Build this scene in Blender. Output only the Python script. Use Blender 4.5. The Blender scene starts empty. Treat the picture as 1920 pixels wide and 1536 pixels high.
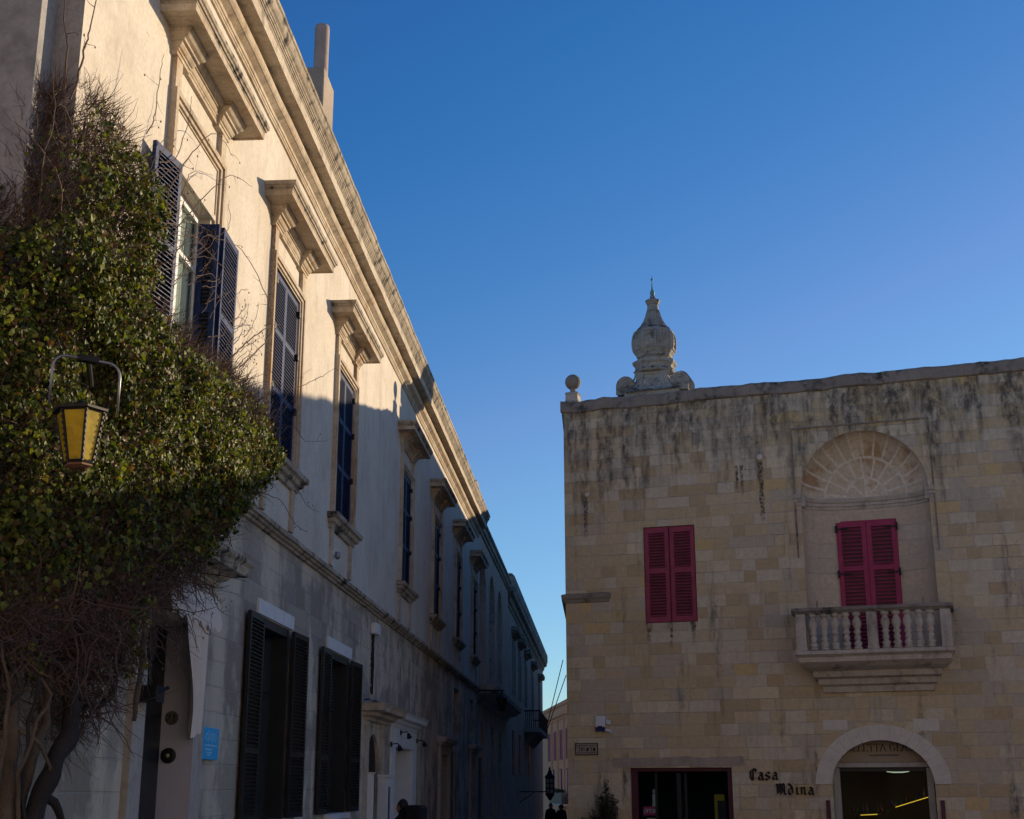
import bpy, bmesh, math, random
from mathutils import Vector, Matrix, noise
R = math.radians
random.seed(7)
scene = bpy.context.scene
COL = scene.collection

# ------------------------------------------------------------------ camera
cam_d = bpy.data.cameras.new('camera')
cam_d.sensor_width = 36.0
cam_d.lens = 46.915
cam_d.clip_start = 0.1
cam_d.clip_end = 3000
cam = bpy.data.objects.new('camera', cam_d)
COL.objects.link(cam)
cam.matrix_world = (Matrix.Translation((0, 0, 1.6)) @ Matrix.Rotation(R(3.6366), 4, 'Z')
                    @ Matrix.Rotation(R(90 + 15.7478), 4, 'X') @ Matrix.Rotation(R(-0.0947), 4, 'Z'))
scene.camera = cam

# ------------------------------------------------------------------ light
SUN_AZ = 48.7      # degrees clockwise from +Y
SUN_EL = 12.3
scene.view_settings.view_transform = 'Standard'
scene.view_settings.look = 'None'
scene.view_settings.gamma = 1.0
scene.view_settings.use_curve_mapping = False
scene.view_settings.exposure = 1.05
world = bpy.data.worlds.new('World')
scene.world = world
world.use_nodes = True
wn = world.node_tree
for n in list(wn.nodes):
    wn.nodes.remove(n)
sky = wn.nodes.new('ShaderNodeTexSky')
sky.sky_type = 'NISHITA'
sky.sun_disc = False
sky.sun_elevation = R(SUN_EL)
sky.sun_rotation = R(SUN_AZ)
sky.altitude = 200
sky.air_density = 1.0
sky.dust_density = 0.15
sky.ozone_density = 2.5
bg = wn.nodes.new('ShaderNodeBackground')
bg.inputs['Strength'].default_value = 0.075
wo = wn.nodes.new('ShaderNodeOutputWorld')
# colour response of the film for the sky: deeper blue overhead, paler near the horizon
sep = wn.nodes.new('ShaderNodeSeparateColor'); wn.links.new(sky.outputs[0], sep.inputs[0])
cmb = wn.nodes.new('ShaderNodeCombineColor')
def wm(op, a, b):
    n = wn.nodes.new('ShaderNodeMath'); n.operation = op
    for i, x in enumerate((a, b)):
        if isinstance(x, (int, float)): n.inputs[i].default_value = x
        else: wn.links.new(x, n.inputs[i])
    return n.outputs[0]
for i, (out, ref, pw, lim) in enumerate(((.25, .31, 2.6, .58), (.362, .49, 1.30, .76), (.60, .62, .97, 1.25))):
    c = sep.outputs[i]
    q = wm('MULTIPLY', wm('POWER', wm('MULTIPLY', c, .155 / ref), pw), out / .155)
    wn.links.new(wm('MAXIMUM', wm('MINIMUM', q, wm('MULTIPLY', c, lim)), wm('MAXIMUM', wm('MULTIPLY', c, .22), .165)), cmb.inputs[i])
wn.links.new(cmb.outputs[0], bg.inputs[0])
wn.links.new(bg.outputs[0], wo.inputs[0])
sd = bpy.data.lights.new('sun', 'SUN')
sd.energy = 2.8
sd.angle = R(0.5)
sd.color = (1.0, 0.79, 0.53)
sun = bpy.data.objects.new('sun', sd)
COL.objects.link(sun)
_sv = Vector((math.sin(R(SUN_AZ)) * math.cos(R(SUN_EL)), math.cos(R(SUN_AZ)) * math.cos(R(SUN_EL)), math.sin(R(SUN_EL))))
sun.rotation_euler = _sv.to_track_quat('Z', 'Y').to_euler()
sun.location = (20, 20, 30)


# ------------------------------------------------------------------ mesh helper
class MB:
    def __init__(s):
        s.v = []; s.f = []; s.mi = []; s.m = 0

    def quad(s, *p):
        b = len(s.v)
        s.v += [tuple(q) for q in p]
        s.f.append(tuple(range(b, b + len(p)))); s.mi.append(s.m)

    def hexa(s, p):      # 8 points: bottom ring 4, top ring 4
        b = len(s.v)
        s.v += [tuple(q) for q in p]
        for f in ((3, 2, 1, 0), (4, 5, 6, 7), (0, 1, 5, 4), (1, 2, 6, 5), (2, 3, 7, 6), (3, 0, 4, 7)):
            s.f.append(tuple(b + i for i in f)); s.mi.append(s.m)

    def box(s, x0, x1, y0, y1, z0, z1):
        s.hexa([(x0, y0, z0), (x1, y0, z0), (x1, y1, z0), (x0, y1, z0),
                (x0, y0, z1), (x1, y0, z1), (x1, y1, z1), (x0, y1, z1)])

    def fbox(s, F, u0, u1, o0, o1, z0, z1):
        s.hexa([F(u0, o0, z0), F(u1, o0, z0), F(u1, o1, z0), F(u0, o1, z0),
                F(u0, o0, z1), F(u1, o0, z1), F(u1, o1, z1), F(u0, o1, z1)])

    def mbox(s, M, x0, x1, y0, y1, z0, z1):
        s.hexa([tuple(M @ Vector(p)) for p in [(x0, y0, z0), (x1, y0, z0), (x1, y1, z0), (x0, y1, z0),
                (x0, y0, z1), (x1, y0, z1), (x1, y1, z1), (x0, y1, z1)]])

    def mould(s, F, prof, u0, u1, side=1.0, ret=True, jit=0.0, nseg=1):
        """moulding: profile (o, z) swept along u with returns at both ends"""
        b = len(s.v)
        us = [u0 + (u1 - u0) * i / nseg for i in range(nseg + 1)]
        cols = []
        if ret:
            cols.append([(u0 - side * o, 0.0, z) for o, z in prof])
        for i, u in enumerate(us):
            dz = 0 if not jit else jit * (noise.noise(Vector((u * 1.3, 3.1, prof[0][1]))) + .6 * noise.noise(Vector((u * 4.1, 7.7, 0))))
            dd = 0 if not jit else jit * 1.0 * noise.noise(Vector((u * 2.7, 9.1, 4)))
            k = 0
            if i == 0: k = -1
            if i == nseg: k = 1
            kk = side if ret else 0
            cols.append([(u + k * kk * o, o + (dd if o > .02 else 0), z + dz) for o, z in prof])
        if ret:
            cols.append([(u1 + side * o, 0.0, z) for o, z in prof])
        n = len(prof)
        for c in cols:
            s.v += [tuple(F(*p)) for p in c]
        for i in range(len(cols) - 1):
            for j in range(n - 1):
                a = b + i * n + j
                s.f.append((a, a + n, a + n + 1, a + 1)); s.mi.append(s.m)
        if not ret:
            s.f.append(tuple(b + j for j in range(n))); s.mi.append(s.m)
            s.f.append(tuple(b + (len(cols) - 1) * n + j for j in range(n))[::-1]); s.mi.append(s.m)

    def tube(s, path, r, n=6, cap=True):
        path = [Vector(p) for p in path]
        rs = r if isinstance(r, (list, tuple)) else [r] * len(path)
        b = len(s.v)
        prev = None
        for i, p in enumerate(path):
            t = (path[min(i + 1, len(path) - 1)] - path[max(i - 1, 0)])
            if t.length < 1e-9: t = Vector((0, 0, 1))
            t.normalize()
            if prev is None:
                a = Vector((0, 0, 1)) if abs(t.z) < .9 else Vector((1, 0, 0))
                x = t.cross(a).normalized()
            else:
                x = (prev - t * prev.dot(t))
                if x.length < 1e-6: x = t.orthogonal()
                x.normalize()
            prev = x
            y = t.cross(x)
            for k in range(n):
                an = 2 * math.pi * k / n
                s.v.append(tuple(p + (x * math.cos(an) + y * math.sin(an)) * rs[i]))
        for i in range(len(path) - 1):
            for k in range(n):
                a = b + i * n + k; c = b + i * n + (k + 1) % n
                s.f.append((a, c, c + n, a + n)); s.mi.append(s.m)
        if cap:
            s.f.append(tuple(b + k for k in range(n))[::-1]); s.mi.append(s.m)
            e = b + (len(path) - 1) * n
            s.f.append(tuple(e + k for k in range(n))); s.mi.append(s.m)

    def lathe(s, prof, c=(0, 0, 0), n=24, M=None, sq=None, a0=0.0):
        b = len(s.v)
        for r, z in prof:
            for k in range(n):
                an = a0 + 2 * math.pi * k / n
                p = Vector((c[0] + r * math.cos(an), c[1] + r * math.sin(an), c[2] + z))
                s.v.append(tuple(M @ p if M else p))
        for i in range(len(prof) - 1):
            for k in range(n):
                a = b + i * n + k; d = b + i * n + (k + 1) % n
                s.f.append((a, d, d + n, a + n)); s.mi.append(s.m)
        s.f.append(tuple(b + k for k in range(n))[::-1]); s.mi.append(s.m)
        e = b + (len(prof) - 1) * n
        s.f.append(tuple(e + k for k in range(n))); s.mi.append(s.m)

    def grid(s, pts):    # rows of points
        b = len(s.v)
        w = len(pts[0])
        for r in pts: s.v += [tuple(p) for p in r]
        for i in range(len(pts) - 1):
            for j in range(w - 1):
                a = b + i * w + j
                s.f.append((a, a + 1, a + w + 1, a + w)); s.mi.append(s.m)

    def wall(s, F, u0, u1, z0, z1, holes, depth, o=0.0, du=99, bulge=None):
        """flat wall sheet with rectangular holes and reveals going inward by depth"""
        us = sorted({u0, u1} | {h[0] for h in holes} | {h[1] for h in holes})
        zs = sorted({z0, z1} | {h[2] for h in holes} | {h[3] for h in holes})
        for a, b_ in zip(us[:-1], us[1:]):
            for c, d in zip(zs[:-1], zs[1:]):
                um, zm = (a + b_) / 2, (c + d) / 2
                if any(h[0] < um < h[1] and h[2] < zm < h[3] for h in holes): continue
                s.quad(F(a, o, c), F(b_, o, c), F(b_, o, d), F(a, o, d))
        for h in holes:
            dp = h[4] if len(h) > 4 else depth
            a, b_, c, d = h[:4]
            s.quad(F(a, o, c), F(a, o, d), F(a, o - dp, d), F(a, o - dp, c))
            s.quad(F(b_, o, c), F(b_, o - dp, c), F(b_, o - dp, d), F(b_, o, d))
            s.quad(F(a, o, d), F(b_, o, d), F(b_, o - dp, d), F(a, o - dp, d))
            s.quad(F(a, o, c), F(a, o - dp, c), F(b_, o - dp, c), F(b_, o, c))

    def build(s, name, mats, parent=None, loc=(0, 0, 0), sub=(0, 0, 0), smooth=False, bevel=0.0, recalc=True):
        me = bpy.data.meshes.new(name)
        v = s.v if sub == (0, 0, 0) else [(a - sub[0], b - sub[1], c - sub[2]) for a, b, c in s.v]
        me.from_pydata(v, [], s.f)
        if not isinstance(mats, (list, tuple)): mats = [mats]
        for m in mats: me.materials.append(m)
        if len(mats) > 1: me.polygons.foreach_set('material_index', s.mi)
        if recalc or bevel:
            bm = bmesh.new(); bm.from_mesh(me)
            if bevel:
                bmesh.ops.remove_doubles(bm, verts=bm.verts, dist=1e-5)
                bmesh.ops.recalc_face_normals(bm, faces=bm.faces)
                ed = [e for e in bm.edges if len(e.link_faces) == 2 and e.calc_face_angle(0) > .6]
                bmesh.ops.bevel(bm, geom=ed, offset=bevel, segments=1, affect='EDGES', clamp_overlap=True)
            else:
                bmesh.ops.recalc_face_normals(bm, faces=bm.faces)
            bm.to_mesh(me); bm.free()
        if smooth: me.polygons.foreach_set('use_smooth', [True] * len(me.polygons))
        me.update()
        o = bpy.data.objects.new(name, me)
        COL.objects.link(o)
        o.location = loc
        if parent: o.parent = parent
        return o


def tag(o, label, cat, group=None, kind=None):
    if label: o['label'] = label
    if cat: o['category'] = cat
    if group: o['group'] = group
    if kind: o['kind'] = kind
    return o


def empty(name, loc, label, cat, group=None, rz=0.0):
    o = bpy.data.objects.new(name, None)
    COL.objects.link(o)
    o.location = loc; o.rotation_euler = (0, 0, rz)
    o.empty_display_size = .3
    return tag(o, label, cat, group)


def copy_tree(o, parent=None):
    c = o.copy(); COL.objects.link(c)
    if parent: c.parent = parent
    for ch in list(o.children): copy_tree(ch, c)
    return c


# ------------------------------------------------------------------ materials
def mat_new(name):
    m = bpy.data.materials.new(name); m.use_nodes = True
    nt = m.node_tree
    for n in list(nt.nodes): nt.nodes.remove(n)
    out = nt.nodes.new('ShaderNodeOutputMaterial')
    bs = nt.nodes.new('ShaderNodeBsdfPrincipled')
    nt.links.new(bs.outputs[0], out.inputs[0])
    return m, nt, bs, out


class NT:
    def __init__(s, nt): s.t = nt

    def n(s, typ, **kw):
        n = s.t.nodes.new(typ)
        for k, v in kw.items(): setattr(n, k, v)
        return n

    def l(s, a, b): s.t.links.new(a, b)

    def math(s, op, a, b=None, c=None, clamp=False):
        n = s.n('ShaderNodeMath', operation=op, use_clamp=clamp)
        for i, x in enumerate((a, b, c)):
            if x is None: continue
            if isinstance(x, (int, float)): n.inputs[i].default_value = x
            else: s.l(x, n.inputs[i])
        return n.outputs[0]

    def mix(s, f, a, b, blend='MIX'):
        n = s.n('ShaderNodeMix', data_type='RGBA', blend_type=blend)
        for sock, x in ((n.inputs[0], f), (n.inputs[6], a), (n.inputs[7], b)):
            if isinstance(x, (int, float)): sock.default_value = x
            elif isinstance(x, (tuple, list)): sock.default_value = (*x[:3], 1)
            else: s.l(x, sock)
        return n.outputs[2]

    def noise(s, vec, scale, detail=4, rough=.55, sx=1, sy=1, sz=1, dist=0.0):
        mp = s.n('ShaderNodeMapping')
        mp.inputs['Scale'].default_value = (sx, sy, sz)
        s.l(vec, mp.inputs[0])
        n = s.n('ShaderNodeTexNoise')
        n.inputs['Scale'].default_value = scale
        n.inputs['Detail'].default_value = detail
        n.inputs['Roughness'].default_value = rough
        n.inputs['Distortion'].default_value = dist
        s.l(mp.outputs[0], n.inputs['Vector'])
        return n.outputs[0]

    def ss(s, x, lo, hi, tlo=0.0, thi=1.0):
        n = s.n('ShaderNodeMapRange', interpolation_type='SMOOTHSTEP')
        n.inputs[1].default_value = lo; n.inputs[2].default_value = hi
        n.inputs[3].default_value = tlo; n.inputs[4].default_value = thi
        s.l(x, n.inputs[0])
        return n.outputs[0]

    def ramp(s, x, stops, const=False):
        n = s.n('ShaderNodeValToRGB')
        if const: n.color_ramp.interpolation = 'CONSTANT'
        el = n.color_ramp.elements
        while len(el) < len(stops): el.new(.5)
        for e, (p, c) in zip(el, stops): e.position = p; e.color = (*c, 1)
        s.l(x, n.inputs[0])
        return n.outputs[0]

    def pos(s): return s.n('ShaderNodeNewGeometry').outputs['Position']

    def bump(s, bs, h, strength=.3, dist=.02):
        b = s.n('ShaderNodeBump')
        b.inputs['Strength'].default_value = strength
        b.inputs['Distance'].default_value = dist
        s.l(h, b.inputs['Height'])
        s.l(b.outputs[0], bs.inputs['Normal'])


def stone_mat(name, base, tint, dark, lichen=.5, streak=.4, rough=.9, pits=.3, up=.6, bump=.35, rust=0.0, lscale=1.1, joints=0.0, pit_s=9):
    """weathered limestone / stucco: blotches, vertical rain streaks, pits and lichen growing on ledges"""
    m, nt, bs, out = mat_new(name); g = NT(nt); p = g.pos()
    a = g.noise(p, .7, 5, .6)
    col = g.mix(g.ss(a, .35, .68), base, tint)
    fine = g.noise(p, 22, 4, .65)
    col = g.mix(g.ss(fine, .3, .7, .34, 0), col, dark)
    col = g.mix(g.ss(g.noise(p, 5, 6, .7, 1, 1, .55), .48, .72, 0, .30), col, dark)
    st = g.noise(p, 2.6, 4, .6, 1, 1, .1)
    col = g.mix(g.ss(st, .54, .78, 0, streak), col, dark)
    if rust:
        ru = g.noise(p, 1.9, 5, .65, 1, 1, .45)
        col = g.mix(g.ss(ru, .55, .72, 0, rust), col, (.36, .19, .07))
    pt = g.n('ShaderNodeTexVoronoi'); pt.inputs['Scale'].default_value = pit_s; g.l(p, pt.inputs['Vector'])
    pn = g.noise(p, 3, 2)
    pf = g.math('MULTIPLY', g.ss(pt.outputs['Distance'], .03, .1, pits, 0), g.ss(pn, .5, .62))
    col = g.mix(pf, col, (.12, .085, .06))
    nz = g.n('ShaderNodeSeparateXYZ'); g.l(g.n('ShaderNodeNewGeometry').outputs['Normal'], nz.inputs[0])
    ln = g.noise(p, 5.5, 6, .7)
    lf = g.math('ADD', g.math('MULTIPLY', g.ss(nz.outputs[2], .15, .75), up), g.ss(g.noise(p, lscale, 4, .6), .46, .66, 0, lichen))
    lf = g.math('MULTIPLY', lf, g.ss(ln, .42, .6), clamp=True)
    col = g.mix(lf, col, (.052, .05, .045))
    if joints:
        sj = g.n('ShaderNodeSeparateXYZ'); g.l(p, sj.inputs[0])
        fj = g.math('FRACT', g.math('ADD', g.math('DIVIDE', sj.outputs[1], joints), g.math('MULTIPLY', g.noise(p, 30, 2), .02)))
        col = g.mix(g.ss(fj, .004, .014, .75, 0), col, (.10, .07, .045))
    g.l(col, bs.inputs['Base Color'])
    bs.inputs['Roughness'].default_value = rough
    bs.inputs['Specular IOR Level'].default_value = .25
    h = g.math('ADD', g.math('MULTIPLY', fine, .5), g.noise(p, 60, 3, .6))
    g.bump(bs, h, bump, .012)
    return m


def ashlar_mat(name, axis, h, wmin, wmax, palette, mortar, dark_top=None, plaster=None, lich=.5, zoff=0.0, tone=1.0, drips=()):
    """coursed limestone blocks; every block has a tone of its own, joints vary and vanish in places"""
    m, nt, bs, out = mat_new(name); g = NT(nt)
    tc = g.n('ShaderNodeTexCoord').outputs['Object']
    p = g.pos()
    sx = g.n('ShaderNodeSeparateXYZ'); g.l(tc, sx.inputs[0])
    wob = g.math('MULTIPLY', g.math('SUBTRACT', g.noise(tc, 2.2, 3), .5), .012)
    u = g.math('ADD', sx.outputs[axis], wob)
    z = g.math('ADD', g.math('ADD', sx.outputs[2], 40 + zoff), g.math('MULTIPLY', g.math('SUBTRACT', g.noise(tc, .45, 2), .5), .03))
    zr = g.math('DIVIDE', z, h)
    row = g.math('FLOOR', zr)
    w1 = g.n('ShaderNodeTexWhiteNoise', noise_dimensions='1D'); g.l(row, w1.inputs['W'])
    w2 = g.n('ShaderNodeTexWhiteNoise', noise_dimensions='1D'); g.l(g.math('ADD', row, 31.7), w2.inputs['W'])
    bw = g.math('ADD', g.math('MULTIPLY', w2.outputs[0], wmax - wmin), wmin)
    uo = g.math('DIVIDE', g.math('ADD', g.math('ADD', u, 50), g.math('MULTIPLY', w1.outputs[0], 3.0)), bw)
    # unequal blocks: bend the running coordinate inside each pair
    bend = g.math('MULTIPLY', g.math('SINE', g.math('MULTIPLY', uo, 2.4)), .22)
    uo = g.math('ADD', uo, bend)
    cell = g.math('FLOOR', uo)
    cv = g.n('ShaderNodeCombineXYZ'); g.l(cell, cv.inputs[0]); g.l(row, cv.inputs[1])
    wn_ = g.n('ShaderNodeTexWhiteNoise', noise_dimensions='2D'); g.l(cv.outputs[0], wn_.inputs['Vector'])
    big = g.noise(cv.outputs[0], .35, 3, .6)
    sel = g.math('ADD', g.math('MULTIPLY', wn_.outputs[0], .62), g.math('MULTIPLY', g.ss(big, .3, .7), .38))
    n = len(palette)
    col = g.ramp(sel, [(i / n, c) for i, c in enumerate(palette)], True)
    mean = tuple(sum(c[k] for c in palette) / n for k in range(3))
    col = g.mix(.02, col, mean)
    col = g.mix(g.ss(g.noise(tc, .5, 4, .6), .38, .66, 0, .25), col, tuple(x * .80 for x in mean))
    fx = g.math('FRACT', uo); fz = g.math('FRACT', zr)
    dx = g.math('MULTIPLY', g.math('MINIMUM', fx, g.math('SUBTRACT', 1, fx)), bw)
    dz = g.math('MULTIPLY', g.math('MINIMUM', fz, g.math('SUBTRACT', 1, fz)), h)
    d = g.math('ADD', g.math('MINIMUM', dx, dz), g.math('MULTIPLY', g.math('SUBTRACT', g.noise(tc, 16, 4, .7), .5), .016))
    jm = g.noise(tc, 1.1, 3)
    joint = g.math('MULTIPLY', g.ss(d, .004, .011, 1, 0), g.ss(jm, .36, .62, .18, .9))
    a = g.noise(tc, 9, 5, .7)
    col = g.mix(g.ss(a, .35, .72, .24, 0), col, (.20, .155, .11))
    a2 = g.noise(tc, 45, 3, .7)
    col = g.mix(g.ss(a2, .3, .6, .20, 0), col, (.16, .125, .095))
    mc = g.mix(g.ss(g.noise(tc, .8, 2), .50, .70, 0, .55), mortar, (.24, .195, .15))
    col = g.mix(joint, col, mc)
    if plaster:
        pl = g.math('ADD', g.math('MULTIPLY', g.noise(tc, .8, 5, .6), .75), g.math('MULTIPLY', g.noise(tc, 2.0, 3, .6, 1, 1, .2), .25))
        pc = g.mix(g.ss(g.noise(tc, 2.2, 5, .65, 1, 1, .12), .45, .75, 0, .55), plaster[0], plaster[1])
        pf = g.ss(pl, .47, .56)
        col = g.mix(pf, col, pc)
    # weathering: dark lichen and rain streaks with shapes of their own
    st = g.noise(tc, 1.9, 5, .65, 1.2, 1.2, .16)
    li = g.noise(tc, 6, 7, .72, 1, 1, .5)
    if dark_top:
        z0, z1 = dark_top
        zz = g.ss(sx.outputs[2], z0, z1)
        lf = g.math('MULTIPLY', g.ss(g.math('ADD', st, g.math('MULTIPLY', zz, .22)), .53, .76, 0, .9), g.ss(li, .32, .62))
        col = g.mix(lf, col, (.06, .055, .05))
    sf = g.math('MULTIPLY', g.ss(st, .55, .75, 0, lich), g.ss(li, .4, .6))
    col = g.mix(sf, col, (.10, .085, .07))
    for du, dz0, dz1, dw in drips:
        wv_ = g.math('MULTIPLY', g.math('SUBTRACT', g.noise(tc, 6, 3), .5), .10)
        q = g.ss(g.math('ABSOLUTE', g.math('SUBTRACT', g.math('ADD', sx.outputs[axis], wv_), du)), dw * .4, dw, 1, 0)
        q = g.math('MULTIPLY', q, g.math('MULTIPLY', g.ss(sx.outputs[2], dz0, dz0 + .5), g.ss(sx.outputs[2], dz1 - .06, dz1, 1, 0)))
        col = g.mix(g.math('MULTIPLY', q, g.ss(g.noise(tc, 13, 5, .75), .42, .56, .15, .95)), col, (.045, .042, .04))
    pt = g.n('ShaderNodeTexVoronoi'); pt.inputs['Scale'].default_value = 7; g.l(tc, pt.inputs['Vector'])
    pf = g.math('MULTIPLY', g.ss(pt.outputs['Distance'], .05, .12, .8, 0), g.ss(g.noise(tc, 2.3, 2), .55, .63))
    col = g.mix(pf, col, (.07, .055, .045))
    if tone != 1.0: col = g.mix(1.0, col, (tone, tone, tone), 'MULTIPLY')
    g.l(col, bs.inputs['Base Color'])
    bs.inputs['Roughness'].default_value = .92
    bs.inputs['Specular IOR Level'].default_value = .2
    hh = g.math('SUBTRACT', g.math('ADD', g.math('MULTIPLY', a, .7), g.math('ADD', g.math('MULTIPLY', wn_.outputs[0], .8), g.math('MULTIPLY', a2, .3))), g.math('MULTIPLY', joint, .7))
    g.bump(bs, hh, .75, .03)
    return m


def paint_mat(name, col, rough=.5, var=.25, dirt=(.03, .03, .03), dirt_amt=.25, metallic=0.0, spec=.4):
    m, nt, bs, out = mat_new(name); g = NT(nt); p = g.pos()
    a = g.noise(p, 3.5, 5, .65)
    c = g.mix(g.ss(a, .35, .7, 0, var), col, tuple(min(1, x * 1.5 + .01) for x in col))
    b = g.noise(p, 14, 5, .7)
    c = g.mix(g.ss(b, .52, .75, 0, dirt_amt), c, dirt)
    g.l(c, bs.inputs['Base Color'])
    bs.inputs['Roughness'].default_value = rough
    bs.inputs['Metallic'].default_value = metallic
    bs.inputs['Specular IOR Level'].default_value = spec
    g.bump(bs, b, .12, .004)
    return m


def glass_mat(name, tint=(.02, .025, .03), clear=.0, rough=.04):
    m, nt, bs, out = mat_new(name); g = NT(nt); p = g.pos()
    bs.inputs['Base Color'].default_value = (*tint, 1)
    bs.inputs['Roughness'].default_value = rough
    bs.inputs['Specular IOR Level'].default_value = .5
    g.bump(bs, g.noise(p, 1.6, 2), .05, .02)
    if clear > 0:
        tr = g.n('ShaderNodeBsdfTransparent'); tr.inputs[0].default_value = (.85, .9, .9, 1)
        mx = g.n('ShaderNodeMixShader')
        fr = g.n('ShaderNodeLayerWeight'); fr.inputs[0].default_value = .5
        g.l(g.math('ADD', g.math('MULTIPLY', g.math('POWER', fr.outputs['Facing'], 4.0), .7), (1 - clear) * .4), mx.inputs[0])
        g.l(tr.outputs[0], mx.inputs[1]); g.l(bs.outputs[0], mx.inputs[2])
        g.l(mx.outputs[0], out.inputs[0])
    return m


def emit_mat(name, col, st):
    m, nt, bs, out = mat_new(name)
    bs.inputs['Base Color'].default_value = (*col, 1)
    bs.inputs['Emission Color'].default_value = (*col, 1)
    bs.inputs['Emission Strength'].default_value = st
    return m


def leaf_mat(name, stops, rough=.42, trans=.25):
    m, nt, bs, out = mat_new(name); g = NT(nt)
    ri = g.n('ShaderNodeNewGeometry').outputs['Random Per Island']
    c = g.ramp(ri, stops)
    g.l(c, bs.inputs['Base Color'])
    bs.inputs['Roughness'].default_value = rough
    bs.inputs['Specular IOR Level'].default_value = .22
    tl = g.n('ShaderNodeBsdfTranslucent')
    g.l(g.mix(1.0, c, (1.3, 1.4, .5), 'MULTIPLY'), tl.inputs[0])
    mx = g.n('ShaderNodeMixShader'); mx.inputs[0].default_value = trans
    g.l(bs.outputs[0], mx.inputs[1]); g.l(tl.outputs[0], mx.inputs[2])
    g.l(mx.outputs[0], out.inputs[0])
    return m


M_stucco = stone_mat('stucco_cream', (.71, .645, .545), (.62, .55, .445), (.38, .32, .25), lichen=.16, streak=.6, up=.3, pits=.75, pit_s=6)
M_trim = stone_mat('limestone_trim', (.63, .53, .40), (.50, .39, .27), (.17, .12, .08), lichen=.45, streak=.6, up=1.1, rust=.75, lscale=2.2, joints=.63)
M_corona = stone_mat('limestone_pale', (.66, .57, .45), (.54, .45, .34), (.22, .18, .13), lichen=.6, streak=.4, up=1.0, lscale=3.5, joints=.63)
M_crown = stone_mat('limestone_crown', (.54, .46, .35), (.38, .31, .23), (.10, .085, .07), lichen=1.5, streak=.95, up=1.1, rust=.2, bump=.6, lscale=3.2, joints=.63)
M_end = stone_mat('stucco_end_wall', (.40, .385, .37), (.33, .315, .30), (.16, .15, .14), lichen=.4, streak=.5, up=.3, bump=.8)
M_side = stone_mat('stucco_rough', (.46, .38, .29), (.36, .29, .22), (.20, .16, .12), lichen=.3, streak=.4, up=.3, bump=.7)
M_grey = stone_mat('stucco_grey', (.50, .45, .38), (.44, .39, .33), (.22, .19, .16), lichen=.35, streak=.6, up=.8)
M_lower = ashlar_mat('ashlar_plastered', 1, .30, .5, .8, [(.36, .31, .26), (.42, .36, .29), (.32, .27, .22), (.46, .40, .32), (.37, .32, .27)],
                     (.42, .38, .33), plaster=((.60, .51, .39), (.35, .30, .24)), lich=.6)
M_ash = ashlar_mat('ashlar_golden', 0, .272, .36, .60,
                   [(0.724, 0.523, 0.229), (0.630, 0.482, 0.268), (0.693, 0.538, 0.326), (0.588, 0.497, 0.352), (0.662, 0.518, 0.299), (0.714, 0.614, 0.431), (0.567, 0.421, 0.229), (0.766, 0.624, 0.405), (0.809, 0.675, 0.431)],
                   (.60, .53, .43), dark_top=(7.6, 11.0), lich=.40, drips=((4.94, 7.5, 9.15, .075), (4.36, 8.3, 9.1, .05), (4.48, 8.2, 9.12, .05), (.55, 7.4, 8.5, .07), (2.08, 4.7, 5.3, .06), (2.62, 4.6, 5.3, .05), (3.16, 4.7, 5.3, .06)))
M_niche = ashlar_mat('ashlar_niche', 0, .36, .9, 1.3, [(.69, .57, .40), (.73, .59, .41), (.66, .55, .39), (.74, .61, .45)], (.6, .53, .42), lich=.2)
M_bal = stone_mat('balcony_stone', (.62, .54, .43), (.54, .46, .36), (.20, .17, .14), lichen=.6, streak=.6, up=1.1)
M_white = paint_mat('white_paint', (.66, .66, .64), .6, .2, (.4, .38, .34), .3)
M_pale = paint_mat('pale_stone_new', (.60, .53, .43), .85, .25, (.36, .30, .23), .6)
M_navy = paint_mat('navy_paint', (.010, .025, .085), .5, .2, (.012, .015, .03), .3, 0, .12)
M_black = paint_mat('black_green_paint', (.006, .0085, .0105), .45, .5, (.003, .003, .003), .3)
M_pink = paint_mat('crimson_paint', (.31, .022, .072), .6, .55, (.12, .03, .05), .6)
M_pinkd = paint_mat('dull_crimson_paint', (.27, .034, .068), .65, .55, (.12, .04, .05), .6)
M_iron = paint_mat('iron', (.022, .02, .019), .55, .4, (.05, .03, .02), .3, .6)
M_steel = paint_mat('galvanised_steel', (.25, .25, .26), .38, .3, (.08, .06, .05), .4, .8)
M_glass = glass_mat('dark_glass')
M_clear = glass_mat('clear_glass', (.03, .035, .04), .9)
M_dark = paint_mat('dark_interior', (.012, .010, .009), .9, .3, (.01, .01, .01), .2)
M_wood = paint_mat('dark_wood', (.03, .018, .012), .5, .4, (.01, .01, .01), .4)
M_cloth = paint_mat('white_cloth', (.62, .56, .50), .9, .2, (.4, .34, .3), .2)
M_blue = paint_mat('blue_enamel', (.02, .42, .80), .4, .1, (.01, .15, .4), .2)
M_bluetext = paint_mat('pale_blue_lettering', (.30, .62, .85), .5, .05, (.1, .3, .6), .1)
M_tan = paint_mat('tan_board', (.34, .27, .19), .7, .15, (.2, .15, .1), .3)
M_coat = paint_mat('black_cloth', (.006, .006, .008), .9, .4, (.004, .004, .004), .2)
M_skin = paint_mat('skin', (.32, .18, .12), .6, .1, (.2, .1, .07), .1)
M_hair = paint_mat('dark_hair', (.012, .009, .007), .7, .2, (.01, .01, .01), .2)
M_yellow = paint_mat('yellow_card', (.42, .30, .02), .7, .2, (.2, .15, .02), .2)
M_terra = paint_mat('weathered_clay', (.36, .27, .22), .85, .4, (.16, .12, .10), .6)
M_led = emit_mat('led_strip', (1.0, .62, .05), .42)
M_tube = emit_mat('tube_light', (.9, 1.0, .75), .22)
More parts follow.
